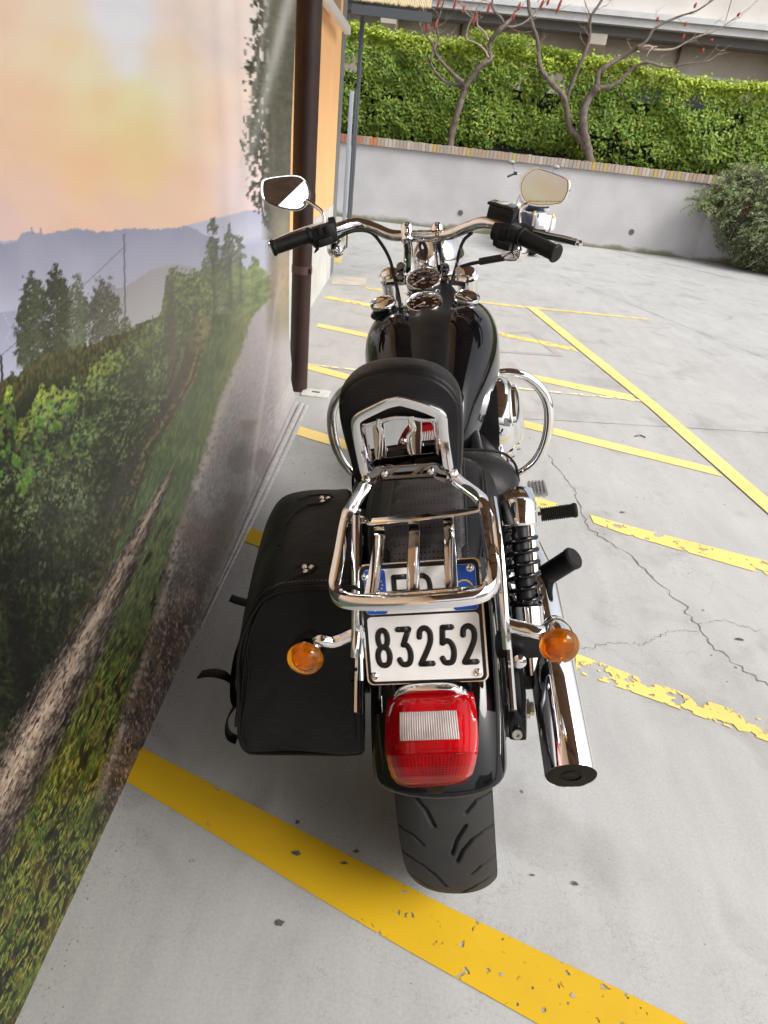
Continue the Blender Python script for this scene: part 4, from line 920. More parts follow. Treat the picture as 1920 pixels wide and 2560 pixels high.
def star(g, x,y,r,z):
    V = [V3(x,y,z)]+[V3(x+(r if i%2==0 else r*.42)*sin(i*pi/5), y+(r if i%2==0 else r*.42)*cos(i*pi/5), z) for i in range(10)]
    g.add(V,[(0,i+1,(i+1)%10+1) for i in range(10)])
g = G(); x0,y0 = PX(.125,.165)
for i in range(12): star(g, x0+.0105*cos(i*pi/6), y0+.0105*sin(i*pi/6), .0019, .0036)
g.build('stars', PYE, up_, smooth=False)
def stroke(g, pts, x,y,w_,h_, sw_, z, smooth=True, n=10, closed=False):
    P = [V3(x+a*w_, y+b*h_, z) for a,b in pts]
    if smooth: P = cr(P,5,closed)
    V = P
    g.tube(V, sw_/2, n=n, flat=(.32,1.0), up=(0,0,1), closed=closed)
    if not closed:
        for e in (V[0],V[-1]): g.lathe([(sw_/2,0),(sw_/2*.8,.18*sw_),(.0001,.2*sw_)], e-V3(0,0,.0004), (0,0,1), n=12)
GL = {'8':[([(.5,1),(.80,.93),(.90,.76),(.78,.58),(.5,.52),(.22,.58),(.10,.76),(.20,.93)],1,1),([(.5,.52),(.86,.45),(1,.26),(.86,.06),(.5,0),(.14,.06),(0,.26),(.14,.45)],1,1)],
 '3':[([(.04,1),(.96,1)],0,0),([(.96,1),(.42,.56)],0,0),([(.42,.56),(.72,.54),(.94,.40),(.98,.22),(.84,.05),(.5,0),(.20,.03),(.02,.14)],1,0)],
 '2':[([(.03,.76),(.10,.92),(.34,1),(.66,.99),(.92,.88),(.94,.68),(.78,.50),(.40,.24),(.02,.01)],1,0),([(.02,.0),(.98,.0)],0,0)],
 '5':[([(.92,1),(.20,1)],0,0),([(.20,1),(.10,.56)],0,0),([(.10,.56),(.42,.62),(.78,.56),(.98,.38),(.96,.18),(.78,.03),(.44,0),(.16,.03),(.02,.13)],1,0)],
 'E':[([(.95,1),(0,1)],0,0),([(0,1),(0,0)],0,0),([(0,0),(.95,0)],0,0),([(0,.5),(.85,.5)],0,0)],
 'D':[([(0,0),(0,1)],0,0),([(0,1),(.5,1)],0,0),([(.5,1),(.84,.90),(.98,.7),(.98,.3),(.84,.10),(.5,0)],1,0),([(.5,0),(0,0)],0,0)],
 'I':[([(0,0),(0,1)],0,0)]}
def glyph(ch,u0,v0,u1,v1,sw_,par,z=.0030,name='digit',m=PBK):
    a = PX(u0,v1); b = PX(u1,v0); g = G()
    for pts,smt,cl in GL[ch]: stroke(g,pts,a[0]+sw_/2,a[1]+sw_/2,b[0]-a[0]-sw_,b[1]-a[1]-sw_,sw_,z,bool(smt),closed=bool(cl))
    return g.build(name, m, par, auto=0)
for ch,u in zip('83252',(.075,.255,.435,.618,.800)): glyph(ch,u,.520,u+.152,.865,.0088,lo_)
glyph('E',.262,.085,.415,.385,.0080,up_,name='letter'); glyph('D',.455,.085,.610,.385,.0080,up_,name='letter')
glyph('I',.10,.325,.14,.385,.003,up_,z=.0038,name='letter',m=WHT)
g = G(); x0,y0 = PX(.690,.285)
for i in range(10): a=2*pi*i/10; g.lathe([(.0014,0),(.0012,.0006)],(x0+.0050*cos(a),y0+.0050*sin(a),.0028),(0,0,1),n=8)
star(g,x0,y0,.0038,.0034); g.build('emblem', PBK, up_, smooth=False)
for u,v in ((.045,.095),(.925,.070),(.055,.925),(.930,.925)):
    x,y = PX(u,v); G().lathe([(.0058,0),(.0058,.0012),(.0042,.0034),(.0022,.0042),(.0022,.0018),(.0001,.0018)],(x,y,.0028),(0,0,1),n=20).build('bolt', CHR, pl)

# ---- tail light
tl = empty('tail_light'); tl.parent = bike
rows = [(1735,975,1182,-.300),(1752,968,1187,-.318),(1790,964,1192,-.345),(1830,962,1195,-.368),(1862,963,1196,-.388),(1885,965,1194,-.402),(1915,971,1189,-.408),(1940,979,1181,-.406),(1954,990,1171,-.400),(1963,1004,1157,-.392),(1968,1024,1138,-.382)]
def tail_pt(yy, t, off=0.):
    ys_ = [r[0] for r in rows]; xl = np.interp(yy,ys_,[r[1] for r in rows]); xr = np.interp(yy,ys_,[r[2] for r in rows]); s_ = np.interp(yy,ys_,[r[3] for r in rows])
    k_ = (t+1)/2; p = Q(xl+(xr-xl)*k_, yy+3-8*k_, s_+.030*abs(t)**5); p.y -= off; p.z += off*.5
    return p
g = G(); yy_ = np.concatenate([np.linspace(1735,1885,16),np.linspace(1892,1967,12)]); ts_ = np.linspace(-1,1,33)
g.loft([[tail_pt(y,t) for t in ts_] for y in yy_], cap=(False,False), closed=False)
# skirt back into the fender
n0 = [tail_pt(y,-1) for y in yy_]+[tail_pt(1967,t) for t in ts_[1:]]+[tail_pt(y,1) for y in yy_[::-1][1:]]+[tail_pt(1735,t) for t in ts_[::-1][1:-1]]
cen_ = tail_pt(1850,0)
back = []
for p in n0:
    qx,qy = projB(p); qx = 1079+(qx-1079)*.955; qy = 1850+(qy-1850)*.955; back.append(Q(qx,qy,p.y+.055))
g.loft([n0,back], cap=(False,False)); g.build('red_lens', RED, tl, auto=50)
# ribbed lower lens: fine raised blocks
g = G(); nyb, nxb = 15, 22
R_ = []
for i in range(nyb*3+1):
    row = []
    for j in range(nxb*3+1):
        y = 1872+(1958-1872)*i/(nyb*3); t = -.90+1.8*j/(nxb*3)
        bump_ = .0008 if (i%3 and j%3) else 0
        k = 1-(abs(t)/1.02)**8*.0
        yy2 = y-( (abs(t)**4)*8)*(i/(nyb*3))
        row.append(tail_pt(yy2,t*(1-.06*(i/(nyb*3))**3),.0016+bump_))
    R_.append(row)
g.loft(R_, cap=(False,False), closed=False); g.build('ribbed_lens', REDD, tl, auto=0)
g = G(); R_ = []
for i in range(9):
    row = []
    for j in range(31*4+1):
        y = 1777+(1848-1777)*i/8; t = (-.70+.02*i/8)+(1.26+.02*i/8)*j/124
        row.append(tail_pt(y,t,.0012+ .0030*abs(sin(j*pi/5))))
    R_.append(row)
g.loft(R_, cap=(False,False), closed=False); g.build('clear_window', CLR, tl, auto=0)
g = G(); g.loft([[tail_pt(1872,t,.003) for t in ts_],[tail_pt(1880,t,.004) for t in ts_]],cap=(False,False),closed=False); g.build('lens_step', RED, tl)
# chrome hood
ho = [(977,1748),(984,1730),(1000,1716),(1030,1708),(1070,1705),(1115,1704),(1145,1709),(1166,1721),(1180,1742)]
hi = [(971,1768),(982,1750),(1000,1739),(1030,1733),(1072,1731),(1115,1731),(1146,1735),(1170,1747),(1188,1768)]
A0 = cr([Q(x,y+2,-.262) for x,y in ho],6); A1 = cr([Q(x,y-1,-.298+.03*abs(k-4)**3/64) for k,(x,y) in enumerate(ho)],6); A2 = cr([Q(x,y,-.306+.022*abs(k-4)**3/64) for k,(x,y) in enumerate(hi)],6); A3 = cr([Q(x,y+5,-.300+.022*abs(k-4)**3/64) for k,(x,y) in enumerate(hi)],6)
o = G().loft([A0,A1,A2,A3],cap=(False,False),closed=False).build('chrome_hood', CHR, tl, auto=0); md = o.modifiers.new('t','SOLIDIFY'); md.thickness = .002; md = o.modifiers.new('s','SUBSURF'); md.levels = 1; md.render_levels = 1

# ---- turn signals
def signal(cx, cy, s_, r, stem, lenscol=AMB, aim=V3(0,-1,.02)):
    e = empty('turn_signal'); e.parent = bike; c = Q(cx,cy,s_); aim = aim.normalized()
    G().lathe([(r*.93,-.004),(r*.96,-.014),(r*.80,-.034),(r*.5,-.050),(r*.18,-.058),(.0001,-.060)], c, aim, n=36).build('housing', CHR, e)
    G().lathe([(r*1.0,-.004),(r*1.01,.001),(r*.95,.006),(r*.82,.011),(r*.45,.015),(.0001,.017)], c, aim, n=40).build('lens', lenscol, e)
    G().lathe([(r*.92,-.006),(r*.86,-.006),(r*.70,-.014),(r*.4,-.024),(.0001,-.027)], c, aim, n=32).build('reflector', AMBD, e); G().lathe([(r*.62,-.004),(r*.60,.0),(r*.45,.004),(.0001,.005)], c, aim, n=28).build('inner_lens', AMB, e); G().lathe([(.006,-.025),(.008,-.014),(.005,-.006),(.0001,-.004)], c, aim, n=16).build('bulb', AMBD, e)
    pts = [c-aim*.022]+[Q(*p) for p in stem]
    g = G(); g.tube(cr(pts,6), .0100, n=16); g.build('stem', CHR, e); return e
signal(1398,1614,-.285,.0268,[(1345,1580,-.27),(1300,1570,-.265),(1262,1560,-.26)])
signal(763,1646,-.290,.0262,[(800,1600,-.27),(835,1603,-.265),(880,1585,-.26),(905,1580,-.26)])

# ---- sissy bar side plates (edge on), rack, back rest
for sgn,pts in ((1,[(1232,1262,-.12),(1243,1340,-.19),(1254,1450,-.235),(1262,1560,-.265),(1266,1612,-.275)]),(-1,[(893,1300,-.12),(893,1420,-.19),(893,1530,-.235),(892,1600,-.265),(890,1636,-.275)])):
    G().tube(cr([Q(*p) for p in pts],5), 1, n=12, flat=(.0065,.016), up=(1,0,0), sq=5).build('side_plate', CHR, bike)
rk = empty('luggage_rack'); rk.parent = bike
def c2x(x,y): return (780+.42195*x, 880+.42195*y)
fpts = [(*c2x(205,985),-.105),(*c2x(188,1060),-.14),(*c2x(165,1200),-.20),(*c2x(137,1350),-.262),(*c2x(134,1410),-.285),(*c2x(160,1452),-.298),(*c2x(235,1478),-.306),(*c2x(400,1485),-.310),(*c2x(620,1478),-.312),(*c2x(850,1462),-.310),(*c2x(985,1440),-.306),(*c2x(1050,1400),-.296),(*c2x(1072,1340),-.280),(*c2x(1066,1240),-.245),(*c2x(1040,1080),-.17),(*c2x(1022,960),-.12),(*c2x(1012,905),-.10)]
FP = [Q(*p) for p in fpts]
for p in FP: p.z += 0
G().tube(cr(FP,5), 1, n=14, flat=(.0098,.0085), up=(0,.3,1), sq=4.5).build('rack_frame', CHR, rk)
G().tube([Q(*c2x(335,1010),-.105),Q(*c2x(600,985),-.105),Q(*c2x(860,955),-.105),Q(*c2x(1020,925),-.105)], 1, n=12, flat=(.003,.0145), up=(0,.25,1), sq=5).build('cross_plate', CHR, rk)
G().tube([Q(*c2x(195,1010),-.105),Q(*c2x(280,990),-.104),Q(*c2x(350,1008),-.105)], 1, n=12, flat=(.003,.0125), up=(0,.25,1), sq=5).build('cross_plate', CHR, rk)
for pts in ([(395,1040,-.120),(402,1085,-.15),(398,1130,-.17),(375,1280,-.235),(345,1440,-.300)],[(600,1010,-.115),(606,1065,-.145),(605,1110,-.165),(600,1280,-.24),(597,1440,-.302)],[(806,990,-.112),(810,1045,-.14),(813,1100,-.165),(822,1270,-.24),(828,1430,-.302)]):
    G().tube(cr([Q(*c2x(a,b),c) for a,b,c in pts],5), 1, n=12, flat=(.003,.0088), up=(0,.25,1), sq=5).build('slat', CHR, rk)
G().tube([Q(*c2x(345,1443),-.300),Q(*c2x(620,1430),-.302),Q(*c2x(1000,1400),-.298)], 1, n=10, flat=(.003,.007), up=(0,.25,1), sq=5).build('inner_strip', CHR, rk)

br_ = empty('backrest'); br_.parent = bike
ol = [(255,775),(222,650),(185,520),(158,400),(152,300),(165,235),(205,180),(270,132),(350,103),(440,88),(530,85),(620,92),(700,110),(775,145),(835,195),(872,250),(890,310),(898,400),(899,520),(895,640),(885,725),(840,745),(560,765),(330,775)]
oc = c2x(530,440)
def outl(k, s_, dx=0, dy=0, ky=None):
    out = []
    for (x,y) in ol:
        X,Y_ = c2x(x,y); out.append(Q(oc[0]+(X-oc[0])*k, oc[1]+(Y_-oc[1])*(ky or k), -.045))
    return [V3(p.x, p.y+s_, p.z-s_*.02) for p in out]
Rr = [outl(.90,-.004,ky=.885),outl(.955,-.004,ky=.945),outl(.985,.004,ky=.975),outl(.998,.016),outl(1.0,.036),outl(.985,.054),outl(.93,.068),outl(.80,.076),outl(.5,.080)]
Rr = [cr(r,3,True) for r in Rr]
pad = G().loft(Rr,cap=(True,True)).build('pad', LTH, br_, auto=0)
bkp = [cr(outl(.93,-.0055,ky=.915),3,True), cr(outl(.93,-.012,ky=.915),3,True), cr(outl(.90,-.014,ky=.88),3,True)]
G().loft(bkp,cap=(False,True)).build('back_shell', MBK, br_, auto=0)
# seam stitches
g = G(); sm_ = cr([ (Q(*c2x(x,y),-.045)+V3(0,.001,0)) for x,y in [(178,290),(250,240),(350,205),(450,192),(540,190),(640,205),(740,235),(830,270),(868,295)]],12)
for i in range(0,len(sm_)-1,2): g.tube([sm_[i]+V3(0,-.014,.002),sm_[i+1]+V3(0,-.014,.002)],.0006,n=5)
g.build('stitching', THR, pad)
G().tube(sm_, .0016, n=6).build('piping', LTH, pad)
SB = [(330,745),(312,700),(295,620),(275,520),(262,430),(272,395),(310,368),(370,338),(440,305),(500,290),(530,288),(570,298),(640,318),(710,345),(758,370),(772,400),(778,480),(790,580),(805,680),(815,740)]
G().tube(cr([Q(*c2x(*p),-.066) for p in SB],4), 1, n=14, flat=(.0065,.0085), up=(0,1,0), sq=4.5).build('sissy_bar', CHR, br_)
# polished insert, slightly dished, facing back and a little down toward the tail lamp
ipts = [(292,432),(330,420),(400,400),(470,382),(530,376),(590,380),(660,390),(720,388),(742,400),(748,470),(758,560),(768,640),(700,648),(620,664),(560,682),(500,684),(440,672),(385,684),(345,690),(322,600),(305,520)]
icW = BM@Q(*c2x(530,530),-.064); pR = BM@Q(*c2x(665,500),-.064); n1_ = (EYE-pR).normalized(); n2_ = ((BM@Q(1085,1845,-.38))-pR).normalized(); inW = (n1_+n2_).normalized(); inB = (BM.to_3x3().inverted()@inW).normalized()
IP = [W2B(onplane(*c2x(*p),icW,inW)) for p in ipts]; ic = sum(IP,V3(0,0,0))/len(IP)
g = G(); rings = []
for k in (1,.97,.85,.7,.55,.4,.25,.12,.03):
    rings.append([ic+(p-ic)*k+(inB*.0012 if k<.99 else inB*0)+inB*(((p-ic).length*k)**2/(2*1.3)) for p in cr(IP,3,True)])
g.loft(rings,cap=(False,True)).build('chrome_insert', MIR, br_, auto=60)
for pts in ([(400,395),(395,440),(408,480),(405,560),(402,620),(412,680)],[(585,380),(590,420),(602,460),(575,500),(580,560),(592,620),(600,680)]):
    G().tube(cr([W2B(onplane(*c2x(*p),icW+inW*.0015,inW)) for p in pts],5),1,n=10,flat=(.0016,.0046),up=tuple(inB)).build('insert_rib', CHR, br_)
bb = G(); bb.tube(cr([Q(*c2x(*p),-.071) for p in [(345,752),(378,735),(395,715),(430,715),(560,706),(690,698),(735,694),(760,720),(800,735)]],3),1,n=8,flat=(.0022,.0115),up=(0,1,.1),sq=5); bb.build('lower_bracket', CHD, br_)
for p in ((430,722),(705,706)):
    G().lathe([(.0062,-.001),(.0062,.002),(.0045,.0046),(.001,.0052)],Q(*c2x(*p),-.0745),(0,-1,.25),n=16).build('bolt', CHR, br_)
cS = W2B(onplane(*c2x(540,530),icW+inW*.0014,inW)); G().lathe([(.0052,0),(.0052,.0015),(.0035,.0030),(.0014,.0030),(.0012,.0018),(.0001,.0018)],cS,inB,n=18).build('screw', CHR, br_)
# bars from back rest down to the rack
G().tube(cr([Q(*c2x(818,700),-.066),Q(*c2x(845,745),-.066),Q(*c2x(905,795),-.075),Q(*c2x(975,850),-.09),Q(*c2x(1012,890),-.10),Q(*c2x(1020,960),-.12)],5),1,n=12,flat=(.0085,.0085),up=(0,.2,1),sq=4.5).build('upright', CHR, br_)
G().tube(cr([Q(*c2x(330,720),-.066),Q(*c2x(325,765),-.066),Q(*c2x(290,830),-.075),Q(*c2x(245,905),-.09),Q(*c2x(215,955),-.10),Q(*c2x(200,1010),-.12)],5),1,n=12,flat=(.0085,.0085),up=(0,.2,1),sq=4.5).build('upright', CHR, br_)

# ---- seat: passenger part with ribbed perforated panel, rider part with raised rear
PERF = mat('perforated_leather', (.026,.024,.025), .5, spec=.4)
t = PERF.node_tree; N = t.nodes; L = t.links; b = N['Principled BSDF']; tc = N.new('ShaderNodeTexCoord'); vo = N.new('ShaderNodeTexVoronoi'); vo.inputs['Scale'].default_value = 150; vo.inputs['Randomness'].default_value = .15
L.new(tc.outputs['Object'], vo.inputs['Vector']); rp = ramp(N,L,vo.outputs['Distance'],[(.22,(.002,.002,.002)),(.34,(.055,.050,.051))]); L.new(rp.outputs[0], b.inputs['Base Color'])
bp = N.new('ShaderNodeBump'); bp.inputs['Strength'].default_value = .9; bp.inputs['Distance'].default_value = .0015; L.new(rp.outputs[0], bp.inputs['Height']); L.new(bp.outputs[0], b.inputs['Normal'])
seat = empty('seat'); seat.parent = bike
def seatring(s_, hw, top, bot, crown=.012, n=20, sh=3.0):
    out = []
    for j in range(n):
        a = 2*pi*j/n; c_,s2 = cos(a), sin(a); m = (abs(c_)**sh+abs(s2)**sh)**(-1/sh)
        x = hw*c_*m; z = (top+bot)/2+(top-bot)/2*s2*m
        if s2>0: z += crown*(1-(x/hw)**2)
        out.append(V3(x, s_, z))
    return out
ps = [(-.165,.055,.772,.735),(-.158,.085,.792,.722),(-.13,.102,.806,.712),(-.08,.112,.815,.705),(-.02,.120,.818,.70),(.06,.126,.820,.70),(.13,.128,.828,.70),(.19,.12,.83,.70),(.22,.09,.80,.70)]
G().loft([seatring(*p) for p in ps]).build('passenger_pad', LTH, seat, auto=0, sub=1)
# rider portion, wide and low, raised toward the passenger
rs = [(.13,.135,.76,.70),(.16,.158,.800,.69),(.20,.172,.815,.68),(.25,.178,.800,.67),(.31,.176,.770,.66),(.38,.168,.742,.65),(.46,.150,.73,.65),(.54,.118,.745,.66),(.60,.085,.77,.68),(.62,.05,.765,.70)]
rider = G().loft([seatring(a,b,c,d,.02,24,2.6) for a,b,c,d in rs]).build('rider_pad', LTH, seat, auto=0, sub=1)
g = G(); R_ = []
for i in range(41):
    s_ = -.150+.30*i/40; top = np.interp(s_,[p[0] for p in ps],[p[2] for p in ps])+.012; row = []
    for j in range(13):
        x = -.062+.124*j/12; row.append(V3(x*(.9 if s_<-.12 else 1), s_, top - .012*(x/.12)**2 + .004+.0065*abs(sin((s_+.15)*pi/.055)) - (.008 if j in (0,12) else 0)))
    R_.append(row)
g.loft(R_,cap=(False,False),closed=False).build('ribbed_panel', PERF, seat, auto=0)
g = G()
for x in (-.066,.066):
    g = G()
    for i in range(46):
        s_ = -.145+.0066*i; top = np.interp(s_,[p[0] for p in ps],[p[2] for p in ps])+.0145-.012*(x/.12)**2; g.tube([(x,s_,top),(x,s_+.0042,top)],.0007,n=5)
    g.build('stitching', THR, seat)
for k in (-.088,.088):
    g = G(); g.tube(cr([V3(k*1.0,-.13,.802),V3(k*1.12,-.05,.812),V3(k*1.16,.05,.818),V3(k*1.15,.13,.822)],8),.0022,n=8); g.build('piping', LTH, seat)
rp_ = G()
for (s_,hw,top) in ((.235,.176,.808),):
    rp_.tube(cr([V3(-hw*.99,s_,.74),V3(-hw*.93,s_-.01,.79),V3(-hw*.7,s_-.02,.822),V3(0,s_-.035,.838),V3(hw*.7,s_-.02,.822),V3(hw*.93,s_-.01,.79),V3(hw*.99,s_,.74)],8),.0028,n=8)
rp_.build('piping', LTH, seat)

# ---- fuel tank
tk_ = empty('fuel_tank'); tk_.parent = bike
ts = [(.34,.045,.81,.72),(.37,.082,.855,.70),(.42,.098,.900,.69),(.49,.128,.940,.685),(.57,.154,.968,.69),(.65,.172,.993,.70),(.73,.179,1.006,.715),(.81,.175,1.008,.74),(.88,.158,1.000,.76),(.94,.124,.980,.79),(.975,.080,.955,.81)]
def tankring(s_, hw, top, bot, n=32):
    out = []; zc_ = top-.42*(top-bot)
    for j in range(n):
        a = 2*pi*j/n; c_,s2 = cos(a), sin(a); e = 3.0; m = (abs(c_)**e+abs(s2)**e)**(-1/e)
        x = hw*c_*m; z = zc_+((top-zc_) if s2>0 else (zc_-bot))*s2*m
        if s2 > 0: z += -.030*math.exp(-(x/.06)**2)
        out.append(V3(x,s_,z))
    return out
G().loft([tankring(*p) for p in ts]).build('tank_shell', BLK, tk_, auto=0, sub=2).location.x = -.006
# matt centre console
cs = [(.30,.030,.815),(.36,.040,.855),(.42,.048,.890),(.50,.052,.928),(.58,.055,.962),(.64,.060,.975),(.69,.076,.988),(.74,.083,.991),(.82,.082,.997),(.90,.077,1.013),(.955,.058,1.026),(.985,.045,1.012)]
R_ = []
for (s_,hw,top) in cs:
    row = []
    for (x,dz) in ((-1,-.070),(-1,-.030),(-.93,-.010),(-.75,-.002),(-.3,.002),(0,.003),(.3,.002),(.75,-.002),(.93,-.010),(1,-.030),(1,-.070)): row.append(V3(x*hw,s_,top+dz))
    R_.append(row)
o = G().loft(R_,cap=(True,True),closed=False).build('dash_console', MBK, tk_, auto=0, sub=2)
def textmesh(txt, size, m, par, M_, name='numeral'):
    cu = bpy.data.curves.new(name,'FONT'); cu.body = txt; cu.size = size; cu.align_x = 'CENTER'; cu.align_y = 'CENTER'; cu.resolution_u = 2
    o_ = bpy.data.objects.new(name,cu); S.collection.objects.link(o_); me_ = bpy.data.meshes.new_from_object(o_); bpy.data.objects.remove(o_)
    o2 = bpy.data.objects.new(name, me_); S.collection.objects.link(o2); me_.materials.append(m); o2.parent = par; o2.matrix_local = M_; return o2
def gauge(px, py, s_, r, nums, sub_, tilt, needle):
    e = empty('gauge'); e.parent = tk_; c = Q(px,py,s_); c.x = c.x; ax = tilt.normalized()
    yv = V3(0,1,0); yv = (yv-ax*yv.dot(ax)).normalized(); xv = yv.cross(ax)
    e.matrix_local = Matrix(((xv.x,yv.x,ax.x,c.x),(xv.y,yv.y,ax.y,c.y),(xv.z,yv.z,ax.z,c.z),(0,0,0,1)))
    G().lathe([(r*.98,-.03),(r,-.006),(r*1.0,.002),(r*.97,.006),(r*.92,.0065),(r*.87,.003),(r*.86,-.001)],(0,0,0),(0,0,1),n=48).build('bezel', CHR, e)
    f = G().lathe([(r*.87,-.001),(.0001,-.001)],(0,0,0),(0,0,1),n=48).build('dial', FACE, e)
    k = len(nums); g = G()
    for i,t_ in enumerate(nums):
        a = radians(215-250*i/(k-1)); textmesh(t_, r*.19, MARK, f, Matrix.Translation((r*.63*cos(a), r*.63*sin(a), .0002)))
        for j in range(3):
            b_ = radians(215-250*(i+j/3)/(k-1)); 
            if i==k-1 and j: break
            w_ = .0005 if j else .0009; d = V3(cos(b_),sin(b_),0); n_ = V3(-sin(b_),cos(b_),0); g.add([d*r*.83+n_*w_+V3(0,0,.0002),d*r*.83-n_*w_+V3(0,0,.0002),d*r*.77-n_*w_+V3(0,0,.0002),d*r*.77+n_*w_+V3(0,0,.0002)],[(0,1,2,3)])
    g.build('tick_marks', MARK, f, smooth=False)
    textmesh(sub_, r*.13, MARK, f, Matrix.Translation((0,-r*.32,.0002)))
    a = radians(needle); d = V3(cos(a),sin(a),0); n_ = V3(-sin(a),cos(a),0)
    G().add([n_*.0014+V3(0,0,.0012),-n_*.0014+V3(0,0,.0012),d*r*.7-n_*.0005+V3(0,0,.0012),d*r*.7+n_*.0005+V3(0,0,.0012)],[(0,1,2,3)]).lathe([(.004,0),(.003,.002),(.0001,.002)],(0,0,0),(0,0,1),n=12).build('needle', MARK, e, smooth=False)
gauge(1058,697,.900,.0490,['20','40','60','80','100','120','140','160','180','200','220'],'km/h',V3(0,-.52,.85),215)
gauge(1060,757,.790,.0500,['0','10','20','30','40','50','60','70','80'],'RPM x100',V3(0,-.34,.94),215)
for px,py in ((1022,736),(1094,730)): G().lathe([(.007,0),(.007,.004),(.004,.006),(.0001,.006)],Q(px,py,.855),(0,-.3,1),n=16).build('console_bolt', CHR, tk_)
for (px,py,s_,nm) in ((957,757,.79,'fuel_gauge'),(1167,742,.79,'filler_cap')):
    c = Q(px,py,s_); e = G().lathe([(.031,-.008),(.0345,-.006),(.035,.0),(.033,.004),(.028,.0055),(.027,.0045),(.015,.006),(.0001,.006)],c,(-.06 if px<1000 else .16,-.30,1),n=40).build(nm, CHR, tk_); G().lathe([(.040,-.030),(.034,-.024),(.031,-.018),(.031,-.008)],c,(-.06 if px<1000 else .16,-.30,1),n=40).build('neck', BLK, e)

# ---- handlebar group
hb = empty('handlebar'); hb.parent = bike
BP = [(800,585,.905),(850,569,.935),(880,560,.955),(905,560,.965),(940,572,.965),(975,587,.960),(1010,590,.957),(1055,590,.950),(1100,589,.942),(1130,584,.930),(1165,570,.910),(1200,558,.880),(1225,558,.860),(1260,568,.845),(1290,578,.830)]
G().tube(cr([Q(*p) for p in BP],6), .0150, n=20).build('bar', CHR, hb)
def mk(name,pts,r,m,par=hb,n=14,**k): return G().tube(cr([Q(*p) for p in pts],5),r,n=n,**k).build(name,m,par)
def grip(a,b,r):
    A_,B_ = Q(*a),Q(*b); d = (B_-A_).normalized(); Ln = (B_-A_).length; prof = [(r*1.12,0),(r*1.18,.004),(r*1.18,.010),(r,.012)]
    k = 26
    for i in range(k): 
        h_ = .014+(Ln-.022)*i/k; prof += [(r,h_),(r*1.02,h_+.0006),(r*1.02,h_+.002),(r,h_+.0026)]
    prof += [(r*1.14,Ln-.006),(r*1.18,Ln-.004),(r*1.18,Ln),(r*1.05,Ln+.003),(.0001,Ln+.0035)]
    return G().lathe(prof,A_,d,n=28).build('grip', GRP, hb)
grip((778,588,.905),(682,620,.865),.0185); grip((1300,590,.815),(1391,634,.735),.0190)
def frame_from(d, up=V3(0,0,1)):
    d = d.normalized(); b = (up-d*up.dot(d)).normalized(); a = b.cross(d)
    return Matrix(((d.x,a.x,b.x),(d.y,a.y,b.y),(d.z,a.z,b.z)))
def housing(name, a, b, w_, h_, off):
    A_,B_ = Q(*a),Q(*b); R3 = frame_from(B_-A_); c = (A_+B_)/2+R3@V3(*off); g = G(); g.box(c,((B_-A_).length,w_,h_),R3,bev=min(w_,h_)*.28); return g.build(name,MBK,hb,auto=50), R3, c
Lh,R3,c = housing('switch_housing',(838,572,.93),(775,592,.905),.050,.054,(0,0,-.006))
dirL = R3.col[0]
nrmv = (R3@V3(0,0,1)); back_ = R3@V3(0,1,0)
if back_.y>0: back_ = -back_
for (px,py) in ((800,573),(818,570)):
    q_ = Q(px,py+4,.885); g = G(); g.box(q_,(.013,.010,.024),R3,bev=.003); g.build('button', GRP, Lh)
g = G(); g.box(Q(812,604,.892),(.040,.030,.020),R3,bev=.004); g.build('button', MBK, Lh)
g = G(); g.tube([Q(795,620,.89),Q(786,632,.885)],[.005,.002],n=8); g.build('trigger', MBK, Lh)
Rh,R3b,c = housing('switch_housing',(1243,575,.845),(1302,592,.82),.056,.060,(0,0,-.008))
for (px,py) in ((1256,577),(1268,580)):
    g = G(); g.box(Q(px,py+4,.795),(.012,.010,.024),R3b,bev=.003); g.build('button', GRP, Rh)
g = G(); g.box(Q(1262,612,.80),(.036,.030,.020),R3b,bev=.004); g.build('button', MBK, Rh)
for (a,b) in (((828,566,.93),(842,564,.935)),((1240,577,.85),(1250,580,.845))):
    A_,B_ = Q(*a),Q(*b); G().lathe([(.021,-.006),(.0235,-.004),(.0235,.010),(.021,.012)],A_,B_-A_,n=24).build('clamp_ring', MBK, hb)
# brake fluid reservoir
rc = Q(1258,535,.875); g = G(); g.box(rc,(.072,.052,.038),R3b,bev=.007); rsv = g.build('brake_reservoir', MBK, hb)
g = G(); g.box(rc+V3(0,0,.021),(.070,.050,.007),R3b,bev=.003); g.build('lid', BLK, rsv)
G().lathe([(.016,0),(.017,.002),(.014,.0035),(.0001,.0032)],rc+V3(0,0,.0245),R3b.col[2],n=28,sx=1.25,sy=.8).build('sight_glass', CLR, rsv)
g = G(); g.tube([rc+V3(.0,.0,-.01),Q(1275,565,.87),Q(1300,572,.87)],[.014,.016,.015],n=12); g.build('master_cylinder', MBK, hb)
# levers
mk('brake_lever',[(1306,574,.875),(1335,580,.875),(1370,590,.86),(1410,598,.835),(1440,606,.815)],1,CHD,flat=(.009,.0045),up=(0,0,1))
G().lathe([(.0001,-.009),(.006,-.007),(.0085,0),(.006,.007),(.0001,.009)],Q(1449,608,.810),(1,-.4,0),n=16).build('lever_ball', CHR, hb)
mk('lever_pivot',[(1300,566,.878),(1330,578,.875)],[.012]*6,MBK)
mk('clutch_lever',[(812,560,.99),(770,572,.985),(720,590,.97),(684,606,.945),(672,611,.935)],1,CHR,flat=(.008,.0045),up=(0,0,1))
